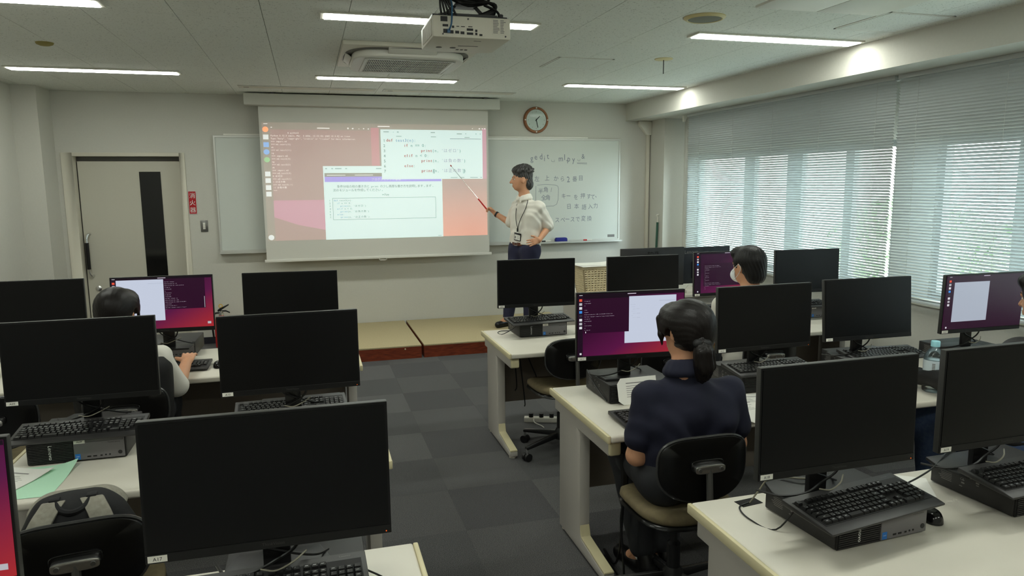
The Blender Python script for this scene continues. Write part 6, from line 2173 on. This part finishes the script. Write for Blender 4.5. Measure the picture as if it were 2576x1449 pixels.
for q in (-1, 1):
    mb.tube(spline([tuple(at(.062 * q, .07, -.035)), tuple(at(.078 * q, .03, -.005)), tuple(at(.088 * q, -.012, .018)), tuple(at(.086 * q, -.026, -.015)), tuple(at(.07 * q, .03, -.065)), tuple(at(.058 * q, .07, -.075))], 5), .0016, 5)
put('ear_loop', mb.mesh('ear_loop', 'mask_white'), mk)

# ---- the student in jeans, mostly outside the frame
JJ = dict(head=(3.20, 2.42, 1.19), face=(-.05, 1, -.1), hup=(0, .05, 1), neck=(3.20, 2.39, 1.035), shL=(3.01, 2.37, .955), shR=(3.39, 2.37, .955), elL=(2.925, 2.53, .780), wrL=(2.905, 2.80, .765), elR=(3.45, 2.48, .76), wrR=(3.35, 2.76, .77),
          hipL=(3.12, 2.38, .57), hipR=(3.30, 2.38, .57), knL=(3.06, 2.84, .545), knR=(3.32, 2.84, .545), anL=(3.05, 2.82, .12), anR=(3.32, 2.82, .12), toL=(3.05, 2.94, .04), toR=(3.32, 2.94, .04), floor=0)
tj_, at, R, child, g = person('student in blue jeans and black jacket cut off by the right edge', JJ, 'skin', 'jacket_black', 'denim', base=(3.2, 2.4, 0), sc=1.0, long_sleeve=True, loose=.018, fold=.006)
child('hair', hair_shell(at, R, g['head'], 'hair', 'hair_black', [(0, -.022, .036, (.092, .112, .100), .02), (0, -.068, -.04, (.074, .056, .078), .03), (0, .055, .085, (.07, .055, .045), .02)],
                         [(0, .128, -.02, (.085, .078, .10)), (.086, .0, -.015, (.024, .030, .042)), (-.086, .0, -.015, (.024, .030, .042)), (0, -.05, -.155, (.12, .13, .055))], .0008, 30))

# ------------------------------------------------------------------ backpack on a chair, bag on another
bp = thing('backpack', 'black backpack with grey straps and panels on the chair seat', 'backpack', (-.745, 2.425, .475), .13)
BK = Solid()
BK.cone((-.09, 0, .09), (-.05, 0, .21), .11, .095, .05).cone((.09, 0, .09), (.05, 0, .21), .11, .095, .05).cone((-.035, .01, .215), (.035, .01, .215), .082, .082, .04)
BK.clip((0, 0, -1), (0, 0, .002))
put('bag_body', BK.mesh('bag_body', 'bag_black', .008, folds(.003, 22, 18, 26, 2)), bp)
TPN = Solid()
TPN.cone((-.06, .04, .218), (.06, .04, .218), .086, .086, .03)
TPN.clip((0, 0, -1), (0, 0, .24))
put('top_panel', TPN.mesh('top_panel', 'bag_grey', .007), bp)
for s, pts in ((-1, [(-.05, -.03, .300), (-.085, -.085, .25), (-.12, -.115, .16), (-.14, -.118, .03)]), (1, [(.05, -.03, .300), (.08, -.085, .25), (.10, -.115, .16), (.11, -.118, .03)])):
    mb = MB()
    sp_ = spline(pts, 6)
    vv, ff = [], []
    for i, p in enumerate(sp_):
        for a, b in ((-.032, 0), (.032, 0), (.032, .014), (-.032, .014)):
            vv.append((p.x + a, p.y - b, p.z + b * .6))
    for i in range(len(sp_) - 1):
        for k in range(4):
            ff.append((i * 4 + k, i * 4 + (k + 1) % 4, (i + 1) * 4 + (k + 1) % 4, (i + 1) * 4 + k))
    ff += [(3, 2, 1, 0), tuple(len(vv) - 4 + k for k in range(4))]
    put('shoulder_strap', mb.add(vv, ff).mesh('shoulder_strap', 'bag_grey', .004, 2), bp)
put('carry_loop', MB().tube(spline([(-.045, -.04, .300), (-.03, -.065, .283), (.0, -.075, .276), (.03, -.065, .283), (.045, -.04, .300)], 6), .010, 8).mesh('carry_loop', 'bag_black', smooth=True), bp)
for s in (-1, 1):
    put('loop_anchor', MB().cbox((s * .05, -.03, .304), (.03, .03, .018)).mesh('loop_anchor', 'bag_black', .004), bp)
